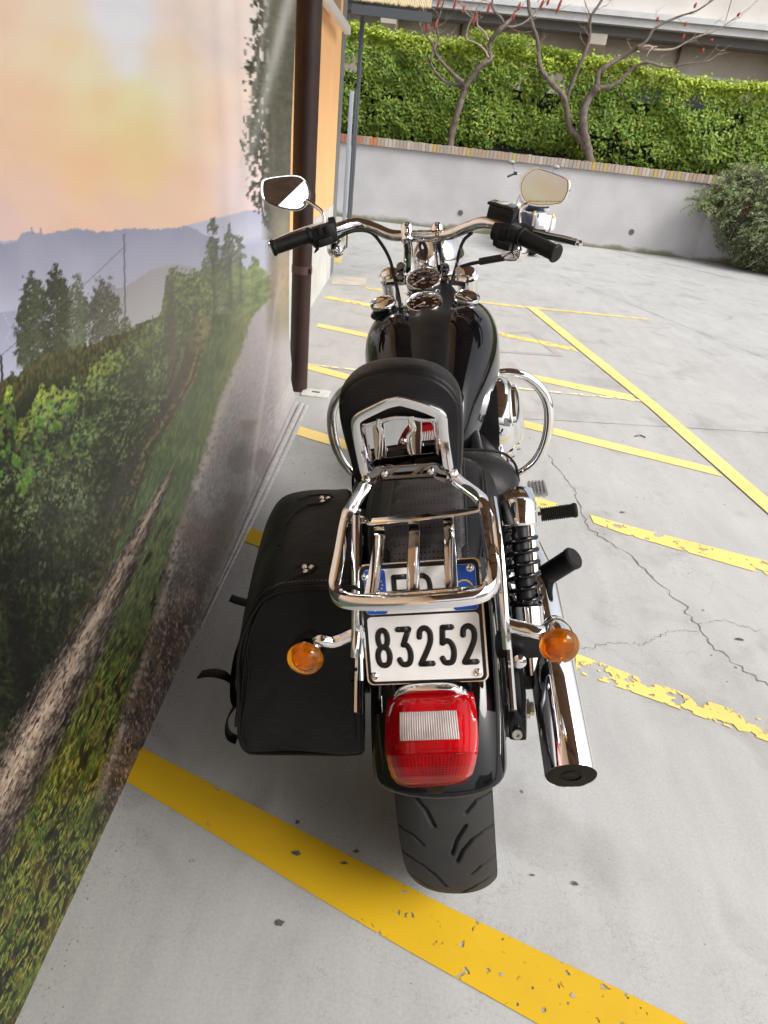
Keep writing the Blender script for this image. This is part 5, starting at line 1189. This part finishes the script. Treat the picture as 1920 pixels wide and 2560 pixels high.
# mirrors
def mirror(out, s_, target, stem, r=.0035):
    e = empty('mirror'); e.parent = bike; pxc = sum(p[0] for p in out)/len(out); pyc = sum(p[1] for p in out)/len(out)
    cB = Q(pxc,pyc,s_); cW = BM @ cB; v = (cW-EYE).normalized(); t_ = (Vector(target)-cW).normalized(); n_ = (t_-v).normalized()
    P = [W2B(onplane(px,py,cW,n_)) for px,py in out]; P = cr(P,4,True); nB = (BM.to_3x3().inverted() @ n_).normalized(); cB = sum(P,V3(0,0,0))/len(P)
    def sc(k,d): return [cB+(p-cB)*k+nB*d for p in P]
    G().loft([sc(1.0,.001),sc(.92,.0005)],cap=(False,False)).loft([sc(1.0,.001),sc(1.03,-.002),sc(1.0,-.010),sc(.85,-.020),sc(.5,-.028),sc(.1,-.030)],cap=(False,True)).build('shell', CHR, e, auto=60)
    G().loft([sc(.945,.0012),sc(.925,.0018)],cap=(False,False)).build('gasket', MBK, e)
    g = G(); b_ = sc(.93,.0016); cen2 = cB+nB*.0016; g.v = [tuple(p) for p in b_]+[tuple(cen2)]; k = len(b_); g.f = [(i,(i+1)%k,k) for i in range(k)]; g.build('glass', MIR, e, smooth=False)
    G().tube(cr([Q(*p) for p in stem],5),[.0052]*(len(cr([Q(*p) for p in stem],5))),n=12).build('stem', CHR, e); return e, cB, nB
mirror([(654,461),(662,448),(698,441),(741,439),(763,451),(774,476),(771,505),(752,523),(725,525),(681,513),(657,494)], .95, (1.80,-.75,3.46), [(765,500,.955),(790,517,.95),(806,532,.94),(812,560,.93)])
me_, mcB, mnB = mirror([(1299,465),(1310,440),(1329,424),(1345,420),(1382,431),(1416,445),(1424,457),(1422,480),(1410,504),(1393,512),(1350,515),(1319,509),(1304,493)], .86, (-.55,1.12,1.42), [(1318,510,.87),(1302,520,.87),(1298,545,.87),(1300,570,.87)])
# etched warning line on the right mirror
cW = BM@mcB; 
q0 = W2B(onplane(1322,503,BM@(mcB+mnB*.0019),BM.to_3x3()@mnB)); q1 = W2B(onplane(1402,504,BM@(mcB+mnB*.0019),BM.to_3x3()@mnB)); xd = (q1-q0).normalized(); zd = mnB; yd = zd.cross(xd)
Mx = Matrix(((xd.x,yd.x,zd.x,(q0.x+q1.x)/2),(xd.y,yd.y,zd.y,(q0.y+q1.y)/2),(xd.z,yd.z,zd.z,(q0.z+q1.z)/2),(0,0,0,1)))
tm = textmesh('OBJECTS IN MIRROR ARE CLOSER THAN THEY APPEAR', .0036, mat('etch',(.16,.05,.04),.6), me_, Mx, 'etched_text')
# risers
for (x,y0,y1,y2) in ((1017,556,600,680),(1093,556,600,680)):
    e = G(); e.tube(cr([Q(x,y0+4,.965),Q(x,y0+20,.955),Q(x+1,y0+46,.94)],4),[.011,.013,.014,.0145,.0145,.0145,.0145,.0145,.015],n=16,flat=(.9,1.15),up=(0,-1,0)); e.build('bar_clamp', CHR, hb)
    e = G(); e.tube(cr([Q(x+1,y1,.965),Q(x+4,y1+28,.985),Q(x+ (2 if x<1050 else 10),y1+78,1.0)],4),1,n=14,flat=(.014,.013),up=(0,-1,0),sq=4); e.build('riser', CHR, hb)
    for yy3 in (562,586): G().lathe([(.006,0),(.006,.002),(.003,.002),(.003,0)],Q(x,yy3,.930),(0,-.8,.6),n=14).build('clamp_bolt', CHR, hb)
g = G(); g.tube([Q(1030,584,.94),Q(1080,584,.938)],1,n=10,flat=(.007,.005),sq=4,up=(0,0,1)); g.build('clamp_bridge', CHR, hb)
# top triple clamp, fork tubes, caps, headlight
tr = empty('front_fork'); tr.parent = bike
g = G(); 
for a,b in (((968,700,1.03),(1172,698,1.00)),): g.tube([Q(*a),Q(1070,690,1.03),Q(*b)],1,n=12,flat=(.016,.040),sq=4,up=(0,0,1))
g.build('top_clamp', CHR, tr)
for (x,y,s_) in ((976,690,1.02),(1168,688,1.0)):
    c = Q(x,y,s_); ax = V3(0,-.5,.866); G().lathe([(.030,-.09),(.031,-.02),(.033,-.012),(.033,.0),(.027,.004),(.026,.012),(.020,.016),(.0001,.017)],c,ax,n=32).build('fork_cap', CHR, tr)
    G().lathe([(.0245,-.62),(.0245,-.08)],c,ax,n=24).build('fork_tube', CHR if x>1000 else MBK, tr)
    G().lathe([(.030,-1.02),(.033,-.98),(.033,-.50),(.028,-.48)],c,ax,n=24).build('fork_slider', BLK, tr)
for (x,y) in ((1002,666),(1001,693),(1112,668),(1111,698)):
    c = Q(x,y,.965); G().lathe([(.013,-.02),(.013,.0),(.0115,.004),(.0075,.004),(.0065,.001),(.0001,.001)],c,(0,-.75,.66),n=20).build('clamp_bolt', CHD, tr)
hl = empty('headlight'); hl.parent = bike
c = Q(1090,645,1.16); G().lathe([(.0001,-.075),(.03,-.070),(.055,-.05),(.070,-.02),(.076,.02),(.078,.06),(.080,.065),(.074,.07)],c,sp(V3(0,1,0))-sp(V3(0,0,0)),n=40).build('shell', CHR, hl)
G().lathe([(.074,.068),(.05,.078),(.0001,.082)],c,sp(V3(0,1,0))-sp(V3(0,0,0)),n=32).build('glass', CLR, hl)
ic_ = Q(1063,640,1.06); G().lathe([(.026,-.04),(.030,.0),(.026,.006),(.020,.004),(.0001,.002)],ic_,(0,-.5,.86),n=24).build('steering_nut', CHR, tr)
g = G(); g.tube(cr([Q(1040,600,.99),Q(1058,606,1.0),Q(1066,628,1.02),Q(1062,650,1.04)],5),.0055,n=8); g.tube(cr([Q(1062,600,.99),Q(1050,612,1.0),Q(1055,640,1.03)],5),.004,n=8); g.build('wiring', RUB, hb)
# cables
mk('clutch_cable',[(835,600,.935),(880,578,.95),(925,580,.96),(955,612,.98),(975,650,.99),(985,690,.98),(998,745,.90),(1000,770,.84)],.0048,RUB)
mk('throttle_cable',[(1180,582,.90),(1160,600,.92),(1148,630,.95),(1142,660,.97),(1130,700,.96),(1122,730,.90)],.0045,RUB)
mk('brake_hose',[(1150,668,.96),(1175,660,.94),(1205,654,.91),(1225,650,.90)],.0050,RUB)
G().tube([Q(1200,654,.905),Q(1262,643,.875)],.0095,n=14).build('hose_boot', RUB, hb)
mk('hose_union',[(1262,646,.875),(1288,648,.865),(1298,640,.86),(1300,625,.855)],.0058,CHR)
mk('hose_union',[(1258,640,.875),(1270,632,.865),(1280,628,.86)],.0075,CHR)
mk('cable_loop',[(1020,600,.94),(1038,580,.93),(1052,576,.93),(1070,582,.93),(1080,596,.94)],.0016,STEEL,n=6)
# ball chain with keys
g = G(); ch = cr([Q(1135,574,.925),Q(1134,600,.915),Q(1138,640,.92),Q(1146,668,.93)],10)+cr([Q(1146,668,.93),Q(1156,640,.92),Q(1140,600,.91),Q(1131,574,.905)],10)
for i,p in enumerate(ch): g.lathe([(.0001,-.0013),(.0013,0),(.0001,.0013)],p,(0,0,1),n=6)
g.build('ball_chain', STEEL, hb, auto=0)
g = G(); g.box(Q(1144,690,.90),(.006,.003,.030),bev=.001); g.lathe([(.010,0),(.010,.002)],Q(1147,676,.90),(0,-1,.2),n=14); g.build('key', STEEL, hb)
# front signals: only their chrome backs show
def bullet(px,py,s_,r):
    e = empty('turn_signal'); e.parent = bike; c = Q(px,py,s_); ax = V3(.0,1,.0)
    G().lathe([(.0001,-.040),(r*.4,-.036),(r*.75,-.022),(r*.97,-.004),(r,.006)],c,ax,n=28).build('housing', CHR, e)
    G().lathe([(r*.99,.006),(r*.8,.014),(.0001,.018)],c,ax,n=28).build('lens', AMB, e); return e
e1 = bullet(840,622,.965,.0265); G().tube([Q(838,600,.95),Q(838,618,.96)],.006,n=10).build('stem', CHR, e1)
e2 = bullet(1296,630,.90,.0265); G().tube([Q(1290,600,.87),Q(1294,625,.89)],.006,n=10).build('stem', CHR, e2)

# ---- engine, frame, covers on the right side
eng = empty('engine'); eng.parent = bike
def cyl(axis, c, r, h_):
    prof = []
    for i in range(9): z = h_*i/9; prof += [(r*.82,z),(r,z+.002),(r,z+h_/9-.006),(r*.82,z+h_/9-.004)]
    return G().lathe(prof,c,axis,n=28)
cyl(V3(0,-.38,.92),(0,.66,.47),.075,.17).build('rear_cylinder', MBK, eng); cyl(V3(0,.38,.92),(0,.76,.47),.075,.17).build('front_cylinder', MBK, eng)
G().box((0,.70,.36),(.20,.30,.20),bev=.04).build('crankcase', MBK, eng); 
G().box((0,.42,.40),(.17,.20,.20),bev=.04).build('gearbox', MBK, eng)
for ax_,c_ in ((V3(0,-.38,.92),(0,.575,.655)),(V3(0,.38,.92),(0,.845,.655))): G().box(c_,(.13,.12,.055),bev=.018).build('rocker_cover', CHR, eng)
# oval air cleaner
def ovalpx(pts, s_, thick, m, name, par, dome=.012):
    P = cr([Q(*c2x(*p),s_) for p in pts],4,True); c = sum(P,V3(0,0,0))/len(P); d = V3(1,0,0)
    return P,c
ac = Q(*c2x(1120,400),.62); e = empty('air_cleaner'); e.parent = bike
ac = ac+V3(.012,0,.0); G().lathe([(.078,-.075),(.095,-.06),(.099,-.03),(.099,-.022)],ac,(1,0,.0),n=40,ref=(0,0,1),sx=1.12,sy=.9).build('backplate', MBK, e)
G().lathe([(.096,-.022),(.101,-.018),(.100,.0),(.092,.016),(.078,.023),(.076,.032),(.062,.039),(.03,.044),(.0001,.045)],ac,(1,-.12,.08),n=48,ref=(0,0,1),sx=1.12,sy=.9).build('cover', CHR, e)
G().tube(cr([V3(.06,.55,.62),V3(.13,.50,.60),V3(.14,.44,.50),V3(.15,.34,.40),V3(.19,.2,.34)],6),.022,n=18).build('rear_exhaust_pipe', CHR, bike)
G().tube(cr([V3(.05,.86,.60),V3(.13,.95,.50),V3(.16,.90,.36),V3(.17,.70,.27),V3(.19,.40,.27),V3(.215,.25,.30)],6),.022,n=18).build('front_exhaust_pipe', CHR, bike)
# frame rails, swing arm
for x in (-.11,.11):
    G().tube(cr([V3(x*.5,1.05,.85),V3(x,.92,.30),V3(x,.72,.20),V3(x,.35,.22),V3(x,.22,.45),V3(x,.12,.70),V3(x*.9,.3,.74),V3(x*.4,.9,.86)],6),.016,n=14).build('frame_tube', MBK, bike)
    G().tube([V3(x*1.05,.30,.36),V3(x*1.15,.02,.328),V3(x*1.15,-.05,.328)],1,n=12,flat=(.022,.014),sq=4,up=(0,0,1)).build('swing_arm', MBK, bike)
# side cover right, chrome shield above shock
g = G(); g.box(V3(.135,.22,.63),(.035,.16,.14),bev=.02); g.build('side_cover', MBK, bike)
cvr = [Q(1260,1262,.10),Q(1290,1240,.12),Q(1318,1238,.12),Q(1338,1244,.12),Q(1340,1262,.10),Q(1336,1268,.09),Q(1262,1275,.09)]
G().sheet([p+V3(0,-.02,0) for p in cvr],(0,1,0),.06).build('shock_cover', CHR, bike, auto=30, bev=.003)
# shock absorbers
def shock(x, mirror_=False):
    e = empty('shock_absorber'); e.parent = bike
    T_ = Q(1296,1262,.10); Bt = Q(1320,1560,-.03)
    if mirror_: T_ = V3(-T_.x+.01,T_.y,T_.z); Bt = V3(-Bt.x+.01,Bt.y,Bt.z)
    T_,Bt = Vector(T_),Vector(Bt); d = (Bt-T_); Ln = d.length; d.normalize()
    G().lathe([(.020,-.012),(.030,-.008),(.034,.0),(.034,.038),(.031,.042),(.02,.042)],T_,d,n=36).build('top_cap', CHR, e)
    G().lathe([(.0175,.03),(.0175,Ln-.03)],T_,d,n=28).build('damper', MBK, e)
    G().lathe([(.012,.03),(.012,Ln*.6)],T_+V3(.016,0,0),d,n=16).build('damper_rod', CHR, e)
    a = d.orthogonal().normalized(); b = d.cross(a); sp_ = []
    turns = 6.6; n = 220
    for i in range(n+1):
        t = i/n; an = 2*pi*turns*t; sp_.append(T_+d*(.048+(Ln-.075)*t)+a*(.0275*cos(an))+b*(.0275*sin(an)))
    G().tube(sp_,.0046,n=9).build('spring', BLK, e, auto=0)
    G().lathe([(.024,Ln-.036),(.029,Ln-.032),(.029,Ln+.02),(.026,Ln+.024),(.02,Ln+.06),(.018,Ln+.09)],T_,d,n=32).build('lower_shroud', CHR, e)
    G().lathe([(.017,-.02),(.017,.02)],T_+d*(Ln+.10),(1,0,0),n=20).build('lower_eye', MBK, e)
shock(.16); shock(-.16,True)
# saddlebag/strut bracket at right rear
br2 = [Q(*p) for p in [(1270,1580,-.16),(1300,1600,-.17),(1300,1640,-.19),(1280,1690,-.20)]]
G().tube(cr([Q(1282,1640,-.12),Q(1286,1680,-.13),Q(1292,1745,-.15),Q(1294,1800,-.165),Q(1294,1838,-.172)],5),1,n=12,flat=(.016,.014),sq=4,up=(1,0,0)).build('axle_bracket', BLK, bike)
G().lathe([(.0085,-.004),(.0085,.003),(.004,.003),(.004,-.001)],Q(1293,1836,-.190),(0,-1,.5),n=18).build('bracket_bolt', STEEL, bike)
G().tube([Q(1262,1790,-.12),Q(1300,1790,-.12)],.022,n=18).build('axle_block', MBK, bike)
G().lathe([(.017,0),(.017,.014),(.012,.016),(.012,.022),(.0001,.022)],Q(1304,1772,-.12),(1,0,.0),n=6).build('axle_nut', STEEL, bike)
G().box(Q(1300,1610,-.10),(.075,.03,.045),bev=.008).build('mount_block', MBK, bike)
G().lathe([(.012,0),(.012,.008),(.006,.01),(.0001,.01)],Q(1298,1650,-.13),(0,-1,.4),n=16).build('bracket_bolt', CHR, bike)
# mufflers
def muffler(a, b, r, nm):
    e = empty(nm); e.parent = bike; A_,B_ = Q(*a),Q(*b); d = (B_-A_); Ln = d.length; d.normalize()
    G().lathe([(.024,-.06),(.030,-.03),(r*.96,.02),(r,.06),(r,Ln),(r*.985,Ln+.001),(r*.96,Ln+.0)],A_,d,n=64).build('shell', CHR, e)
    G().lathe([(r*.965,Ln+.0002),(r*.40,Ln+.001),(r*.40,Ln+.002),(r*.38,Ln+.002),(r*.37,Ln-.08),(.0001,Ln-.08)],A_,d,n=48).build('end_cap', mat('muffler_black',(.005,.005,.005),.6,spec=.2), e); return A_,B_
muffler((1338,1420,.17),(1428,1939,-.265),.0415,'upper_muffler')
e = empty('lower_muffler'); e.parent = bike; A_ = V3(.200,.48,.24); B_ = V3(.190,.14,.25); d = (B_-A_).normalized(); Ln = (B_-A_).length
G().lathe([(.024,-.03),(.042,.03),(.042,Ln),(.040,Ln)],A_,d,n=48).build('shell', CHR, e); G().lathe([(.041,Ln-.002),(.015,Ln-.001),(.0001,Ln-.02)],A_,d,n=32).build('end_cap', MBK, e)
# engine guard hoops
def hoop(pts): return cr([Q(*p) for p in pts],8)
G().tube(hoop([(1180,956,1.02),(1225,940,1.04),(1270,933,1.05),(1310,940,1.05),(1345,965,1.05),(1367,1000,1.05),(1373,1045,1.05),(1365,1100,1.05),(1345,1145,1.05),(1315,1175,1.05),(1280,1198,1.04),(1250,1220,1.02)]),.0165,n=20).build('engine_guard', CHR, bike)
G().tube(hoop([(900,960,1.0),(862,975,1.03),(838,1005,1.04),(829,1045,1.05),(834,1095,1.05),(850,1140,1.05),(875,1175,1.05),(905,1200,1.04)]),.0165,n=20).build('engine_guard', CHR, bike)
# foot pegs and brake pedal
def peg(a,b,r,ribs,nm='foot_peg'):
    e = empty(nm); e.parent = bike; A_,B_ = Q(*a),Q(*b); d = B_-A_; Ln = d.length; prof = [(r*.8,0)]
    for i in range(ribs): h_ = Ln*i/ribs; prof += [(r*.86,h_),(r,h_+Ln/ribs*.25),(r,h_+Ln/ribs*.65),(r*.86,h_+Ln/ribs*.9)]
    prof += [(r*1.06,Ln),(r*1.06,Ln+.006),(r*.9,Ln+.010),(.0001,Ln+.0105)]
    G().lathe(prof,A_,d,n=28).build('rubber', GRP, e)
    G().tube([A_-d.normalized()*.035,A_],.009,n=12).build('mount', CHR, e); return e
peg((1352,1287,.52),(1433,1276,.52),.0185,16)
peg((1352,1446,.12),(1428,1398,.10),.0215,18)
G().tube([Q(1300,1448,.14),Q(1352,1446,.13)],1,n=12,flat=(.020,.016),sq=4,up=(0,0,1)).build('peg_bracket', MBK, bike)
pd = empty('brake_pedal'); pd.parent = bike
pp = [Q(1315,1212,.72),Q(1366,1208,.72),Q(1370,1232,.66),Q(1322,1238,.66)]
pc_ = sum(pp,V3(0,0,0))/4; g = G(); g.box(pc_,(.052,.075,.012),bev=.004); g.build('pad', ALU, pd)
for i in range(5): 
    k = (i+.5)/5; G().tube([pc_+V3(-.024+.048*k,-.036,.007),pc_+V3(-.024+.048*k,.036,.007)],.0030,n=8).build('rib', ALU, pd)
mk('arm',[(1320,1236,.66),(1312,1252,.62),(1320,1270,.60),(1300,1300,.56)],.008,CHR,par=pd)
mk('linkage',[(1268,1155,.72),(1285,1190,.66),(1298,1230,.60),(1300,1260,.56)],.009,CHR,par=bike)
G().box(Q(1266,1160,.74),(.03,.03,.05),bev=.008).build('master_cylinder', ALU, bike)
# side stand on the left
G().tube([V3(-.10,.55,.20),V3(-.19,.50,.045)],.011,n=12).build('side_stand', BLK, bike)
G().box(V3(-.115,.66,.36),(.07,.42,.22),bev=.03).build('primary_cover', CHR, bike)
G().tube([V3(-.10,.42,.33),V3(-.22,.42,.33)],.018,n=16).build('left_foot_peg', GRP, bike)

# ---- saddlebag on the left
BS = -.215
sb = empty('saddlebag'); sb.parent = bike
rear = [(893,1478),(840,1472),(781,1471),(731,1475),(690,1483),(662,1500),(640,1530),(618,1580),(606,1640),(606,1700),(604,1750),(598,1800),(600,1850),(616,1880),(650,1886),(760,1887),(890,1887),(906,1860),(906,1700),(900,1560)]
Rp = [Q(x,y,BS) for x,y in rear]
def bring(s_, kx=1., dz=0., infl=0.):
    out = []; c = sum(Rp,V3(0,0,0))/len(Rp)
    for p in Rp:
        d = p-c; q_ = V3(c.x+d.x*(1+infl), s_, c.z+d.z*(1+infl)+dz)
        if q_.x < -.20: q_.x = q_.x
        out.append(q_)
    return cr(out,3,True)
def topx(s_): return 0
BF = .16; BL = BF-BS
slope = (Q(781,1232,BF).z-Q(781,1471,BS).z)/BL
shl = (Q(711,1287,BF).x-Q(662,1500,BS).x)/BL
Rn = []
for (s_,infl) in ((BS+.002,-.10),(BS,-.035),(BS+.004,0),(BS+.03,.012),(BS+.10,.02),(BS+.22,.02),(BF-.08,.012),(BF-.03,.0),(BF-.005,-.03),(BF,-.10)):
    r_ = bring(s_,infl=infl); Rn.append([V3(p.x+shl*(s_-BS), p.y, p.z+slope*(s_-BS)) for p in r_])
from mathutils import noise as MN
def sag(o_, amp, f_):
    for v in o_.data.vertices: v.co += v.normal*(MN.noise(v.co*f_)*amp)
bagm = G().loft(Rn).build('bag_body', BAG, sb, auto=0, sub=2); sag(bagm,.006,9)
# piping round the rear and front faces
for idx,rr2 in ((2,.0042),(7,.0042)): G().tube(Rn[idx],rr2,n=8,closed=True).build('piping', BAG, sb)
# lid: a second skin over the top and outer side
li = list(range(0,28))
lid = []
cenb = sum(Rp,V3(0,0,0))/len(Rp)
for k,(s_,e_) in enumerate(((BS-.006,.0),(BS-.009,.010),(BS,.017),(BS+.1,.022),(BS+.22,.022),(BF-.07,.018),(BF-.008,.014),(BF+.004,.004))):
    base = bring(s_,infl=.02); row = []
    for p in base[:34]:
        q_ = V3(p.x+shl*(s_-BS),p.y,p.z+slope*(s_-BS)); d = V3(q_.x-cenb.x,0,q_.z-cenb.z-slope*(s_-BS)); d.normalize(); row.append(q_+d*e_*.45)
    lid.append(row)
o = G().loft(lid,cap=(False,False),closed=False).build('lid', BAG, sb, auto=0); md = o.modifiers.new('t','SOLIDIFY'); md.thickness = .0035
G().tube(lid[1],.0032,n=8).build('lid_edge', BAG, o)
st_ = G(); e1_ = cr(lid[2][2:30],4)
for i in range(0,len(e1_)-1,2): st_.tube([e1_[i]+V3(0,.004,.0015),e1_[i+1]+V3(0,.004,.0015)],.0006,n=4)
st_.build('stitching', THR, o)
def onbag(px,py,s0):
    return Q(px,py,s0)
RIV = mat('rivet', (.62,.55,.50), .22, .9)
# strap seams and overlapping flap edges laid on the leather
hb_ = hitter(o, bagm)
def lay(pts, r_, name, m=BAG, flat=None, off=.0012, k=10):
    P = []
    for a,b in zip(pts[:-1],pts[1:]):
        for q_ in range(k): P.append((a[0]+(b[0]-a[0])*q_/k, a[1]+(b[1]-a[1])*q_/k))
    P.append(pts[-1]); R_ = [hb_(x,y,off) for x,y in P]; R_ = [p for p in R_ if p is not None]
    if len(R_) < 3: return
    R_ = [(R_[max(i-1,0)]+R_[i]*2+R_[min(i+1,len(R_)-1)])/4 for i in range(len(R_))]
    return G().tube(R_, r_, n=8).build(name, m, sb)
lay([(826,1247),(806,1259),(785,1261),(768,1264),(748,1276),(730,1292),(716,1312),(706,1335),(698,1365)],.0026,'strap_edge')
lay([(832,1243),(826,1237),(800,1237),(770,1240),(745,1252)],.0020,'strap_edge')
lay([(791,1416),(780,1428),(768,1434),(745,1440),(720,1448),(695,1460),(675,1474),(658,1490)],.0026,'strap_edge')
lay([(791,1414),(782,1410),(758,1412),(735,1420)],.0018,'strap_edge')
lay([(665,1500),(645,1530),(628,1570),(618,1610),(610,1660),(606,1710),(600,1760)],.0024,'seam')
lay([(618,1620),(622,1680),(616,1740),(607,1790),(604,1840),(616,1872)],.0022,'seam')
lay([(880,1700),(884,1780),(888,1850)],.0020,'seam')
for trio in ([(804,1245),(820,1246),(806,1254)],[(761,1418),(778,1419),(764,1430)]):
    for (x,y) in trio:
        c_ = hb_(x,y,.0005); 
        if c_ is not None: G().lathe([(.0052,-.003),(.0052,.001),(.0036,.0028),(.0001,.0034)],c_,(-.15,-.25,1),n=16).build('rivet', RIV, sb)
for pts in ([(640,1512,BS+0.13),(612,1506,BS+0.13),(590,1500,BS+0.13),(576,1494,BS+0.13)],[(580,1702,BS+0.10),(560,1688,BS+0.10),(530,1682,BS+0.10),(500,1686,BS+0.10)]):
    G().tube(cr([Q(*p) for p in pts],5),1,n=8,flat=(.0018,.0150),up=(0,.2,1)).build('strap_end', BAG, sb)
G().tube(cr([Q(*p) for p in [(590,1762,BS+0.08),(574,1785,BS+0.08),(566,1812,BS+0.08),(572,1838,BS+0.08),(592,1850,BS+0.08)]],5),1,n=8,flat=(.0016,.011),up=(1,0,0)).build('strap_loop', BAG, sb)
for k,(a,b) in enumerate((((655,1520),(584,1735)),)):
    G().tube(cr([Q(650,1500,BS+0.13),Q(625,1540,BS+0.13),Q(598,1610,BS+0.13),Q(584,1680,BS+0.12),Q(583,1735,BS+0.11),Q(592,1765,BS+0.10)],5),1,n=8,flat=(.003,.014),up=(1,0,.3)).build('strap', BAG, sb)
# chrome rail between bag and plate
G().tube([Q(905,1420,-.16),Q(898,1470,-.20),Q(904,1700,-.27)],.0045,n=8).build('bag_rail', CHR, bike)

# ------------------------------------------------------------------ second motorcycle by the wall
WHP = mat('white_paint', (.72,.72,.72), .2, coat=.8); NVY = mat('navy_leather', (.03,.035,.06), .5)
m2p = gp(1330,640); m2 = empty('motorcycle', (m2p.x,m2p.y+.1,0), radians(7)); m2.scale = (.88,.88,.86); tag(m2, 'white and chrome motorcycle parked far off against the grey wall', 'motorcycle')
for nm,y,r_ in (('rear_wheel',.0,.33),('front_wheel',1.6,.33)):
    e = empty(nm,(0,y,r_)); e.parent = m2; G().lathe([(.25,-.06),(.30,-.075),(.328,-.03),(.33,0),(.328,.03),(.30,.075),(.25,.06)],(0,0,0),(1,0,0),n=40).build('tyre', RUB, e)
    G().lathe([(.25,-.05),(.24,0),(.25,.05)],(0,0,0),(1,0,0),n=40).build('rim', CHR, e)
    g = G()
    for i in range(10): a = i*pi/5; g.tube([(0,.03*cos(a),.03*sin(a)),(0,.245*cos(a),.245*sin(a))],.007,n=6)
    g.build('spokes', CHR, e)
def fen2(y,z,a0,a1,w_,par,m,R=.37):
    rg_ = []
    for k in range(16):
        a = radians(a0+(a1-a0)*k/15); rg_.append([V3(x*w_,y-cos(a)*(R+d),z+sin(a)*(R+d)) for x,d in ((-1,-.09),(-1,-.03),(-.7,0),(0,.012),(.7,0),(1,-.03),(1,-.09))])
    o = G().loft(rg_,cap=(False,False),closed=False).build('fender', m, par, auto=0); md = o.modifiers.new('t','SOLIDIFY'); md.thickness = .004
fen2(0,.33,20,130,.11,m2,WHP); fen2(1.6,.33,40,160,.08,m2,WHP)
for s_ in (-1,1):
    G().box((s_*.19,.05,.54),(.13,.50,.22),bev=.05).build('pannier', WHP if s_>0 else NVY, m2); G().tube([V3(s_*.15,-.25,.72),V3(s_*.15,-.28,.48),V3(s_*.20,-.05,.34)],.016,n=10).build('bag_guard', CHR, m2)
    G().tube([(s_*.15,.8,.2),(s_*.19,.3,.25),(s_*.19,-.35,.28)],.045,n=16).build('exhaust', CHR, m2)
    G().lathe([(.0001,-.02),(.022,-.01),(.024,.01),(.015,.02)],(s_*.16,-.30,.66),(0,1,0),n=16).build('turn_signal', AMBD, m2)
    G().tube(cr([V3(0,.98,1.08),V3(s_*.12,.98,1.10),V3(s_*.2,.95,1.20),V3(s_*.30,.88,1.20)],5),.013,n=10).build('handlebar', CHR, m2)
    G().tube([V3(s_*.30,.88,1.20),V3(s_*.44,.80,1.14)],.018,n=10).build('grip', GRP, m2)
    G().lathe([(.025,-.03),(.03,0),(.025,.03)],(s_*.30,.88,1.20),(1,0,0),n=10).build('switch_housing', MBK, m2)
    e = G(); e.lathe([(.001,-.012),(.04,-.008),(.045,0),(.03,.004),(.001,.004)],(s_*.40,.86,1.36),(0,-1,.1),n=16,ref=(1,0,0),sx=1.25,sy=.8).build('mirror', CHD, m2)
    G().tube([V3(s_*.31,.88,1.21),V3(s_*.37,.88,1.31)],.005,n=6).build('mirror_stem', CHR, m2)
    G().tube([V3(s_*.09,1.0,.95),V3(s_*.09,1.6,.33)],.026,n=12).build('fork_leg', CHR, m2)
    G().tube([V3(s_*.14,.62,.34),V3(s_*.32,.62,.34)],.02,n=10).build('foot_peg', GRP, m2)
    G().tube(cr([V3(s_*.1,.9,.62),V3(s_*.32,.95,.55),V3(s_*.36,.95,.42),V3(s_*.3,.92,.28),V3(s_*.1,.85,.22)],5),.015,n=10).build('crash_bar', CHR, m2)
G().loft([tankring(s_-.05,hw,top-.05,bot-.02) for s_,hw,top,bot in ts]).build('fuel_tank', WHP, m2, auto=0)
G().loft([seatring(a-.05,b,c-.02,d,.02) for a,b,c,d in rs[:-1]]+[]).build('seat', NVY, m2, auto=0)
G().box((0,-.10,1.0),(.24,.07,.30),bev=.03).build('backrest', NVY, m2)
G().box((0,-.08,.82),(.20,.18,.12),bev=.03).build('rear_seat', NVY, m2)
G().box((0,-.385,.60),(.17,.006,.17),bev=.002).build('licence_plate', WHT, m2); G().box((-.12,-.36,.66),(.025,.03,.06),bev=.008).build('blue_badge', PBL, m2)
G().box((0,-.35,.76),(.08,.05,.04),bev=.012).build('tail_light', CHR, m2)
G().lathe([(.0001,-.08),(.06,-.06),(.09,0),(.09,.06)],(0,1.15,.95),(0,1,0),n=24).build('headlight', CHR, m2)
G().box((0,.72,.42),(.26,.42,.34),bev=.06).build('engine', ALU, m2)
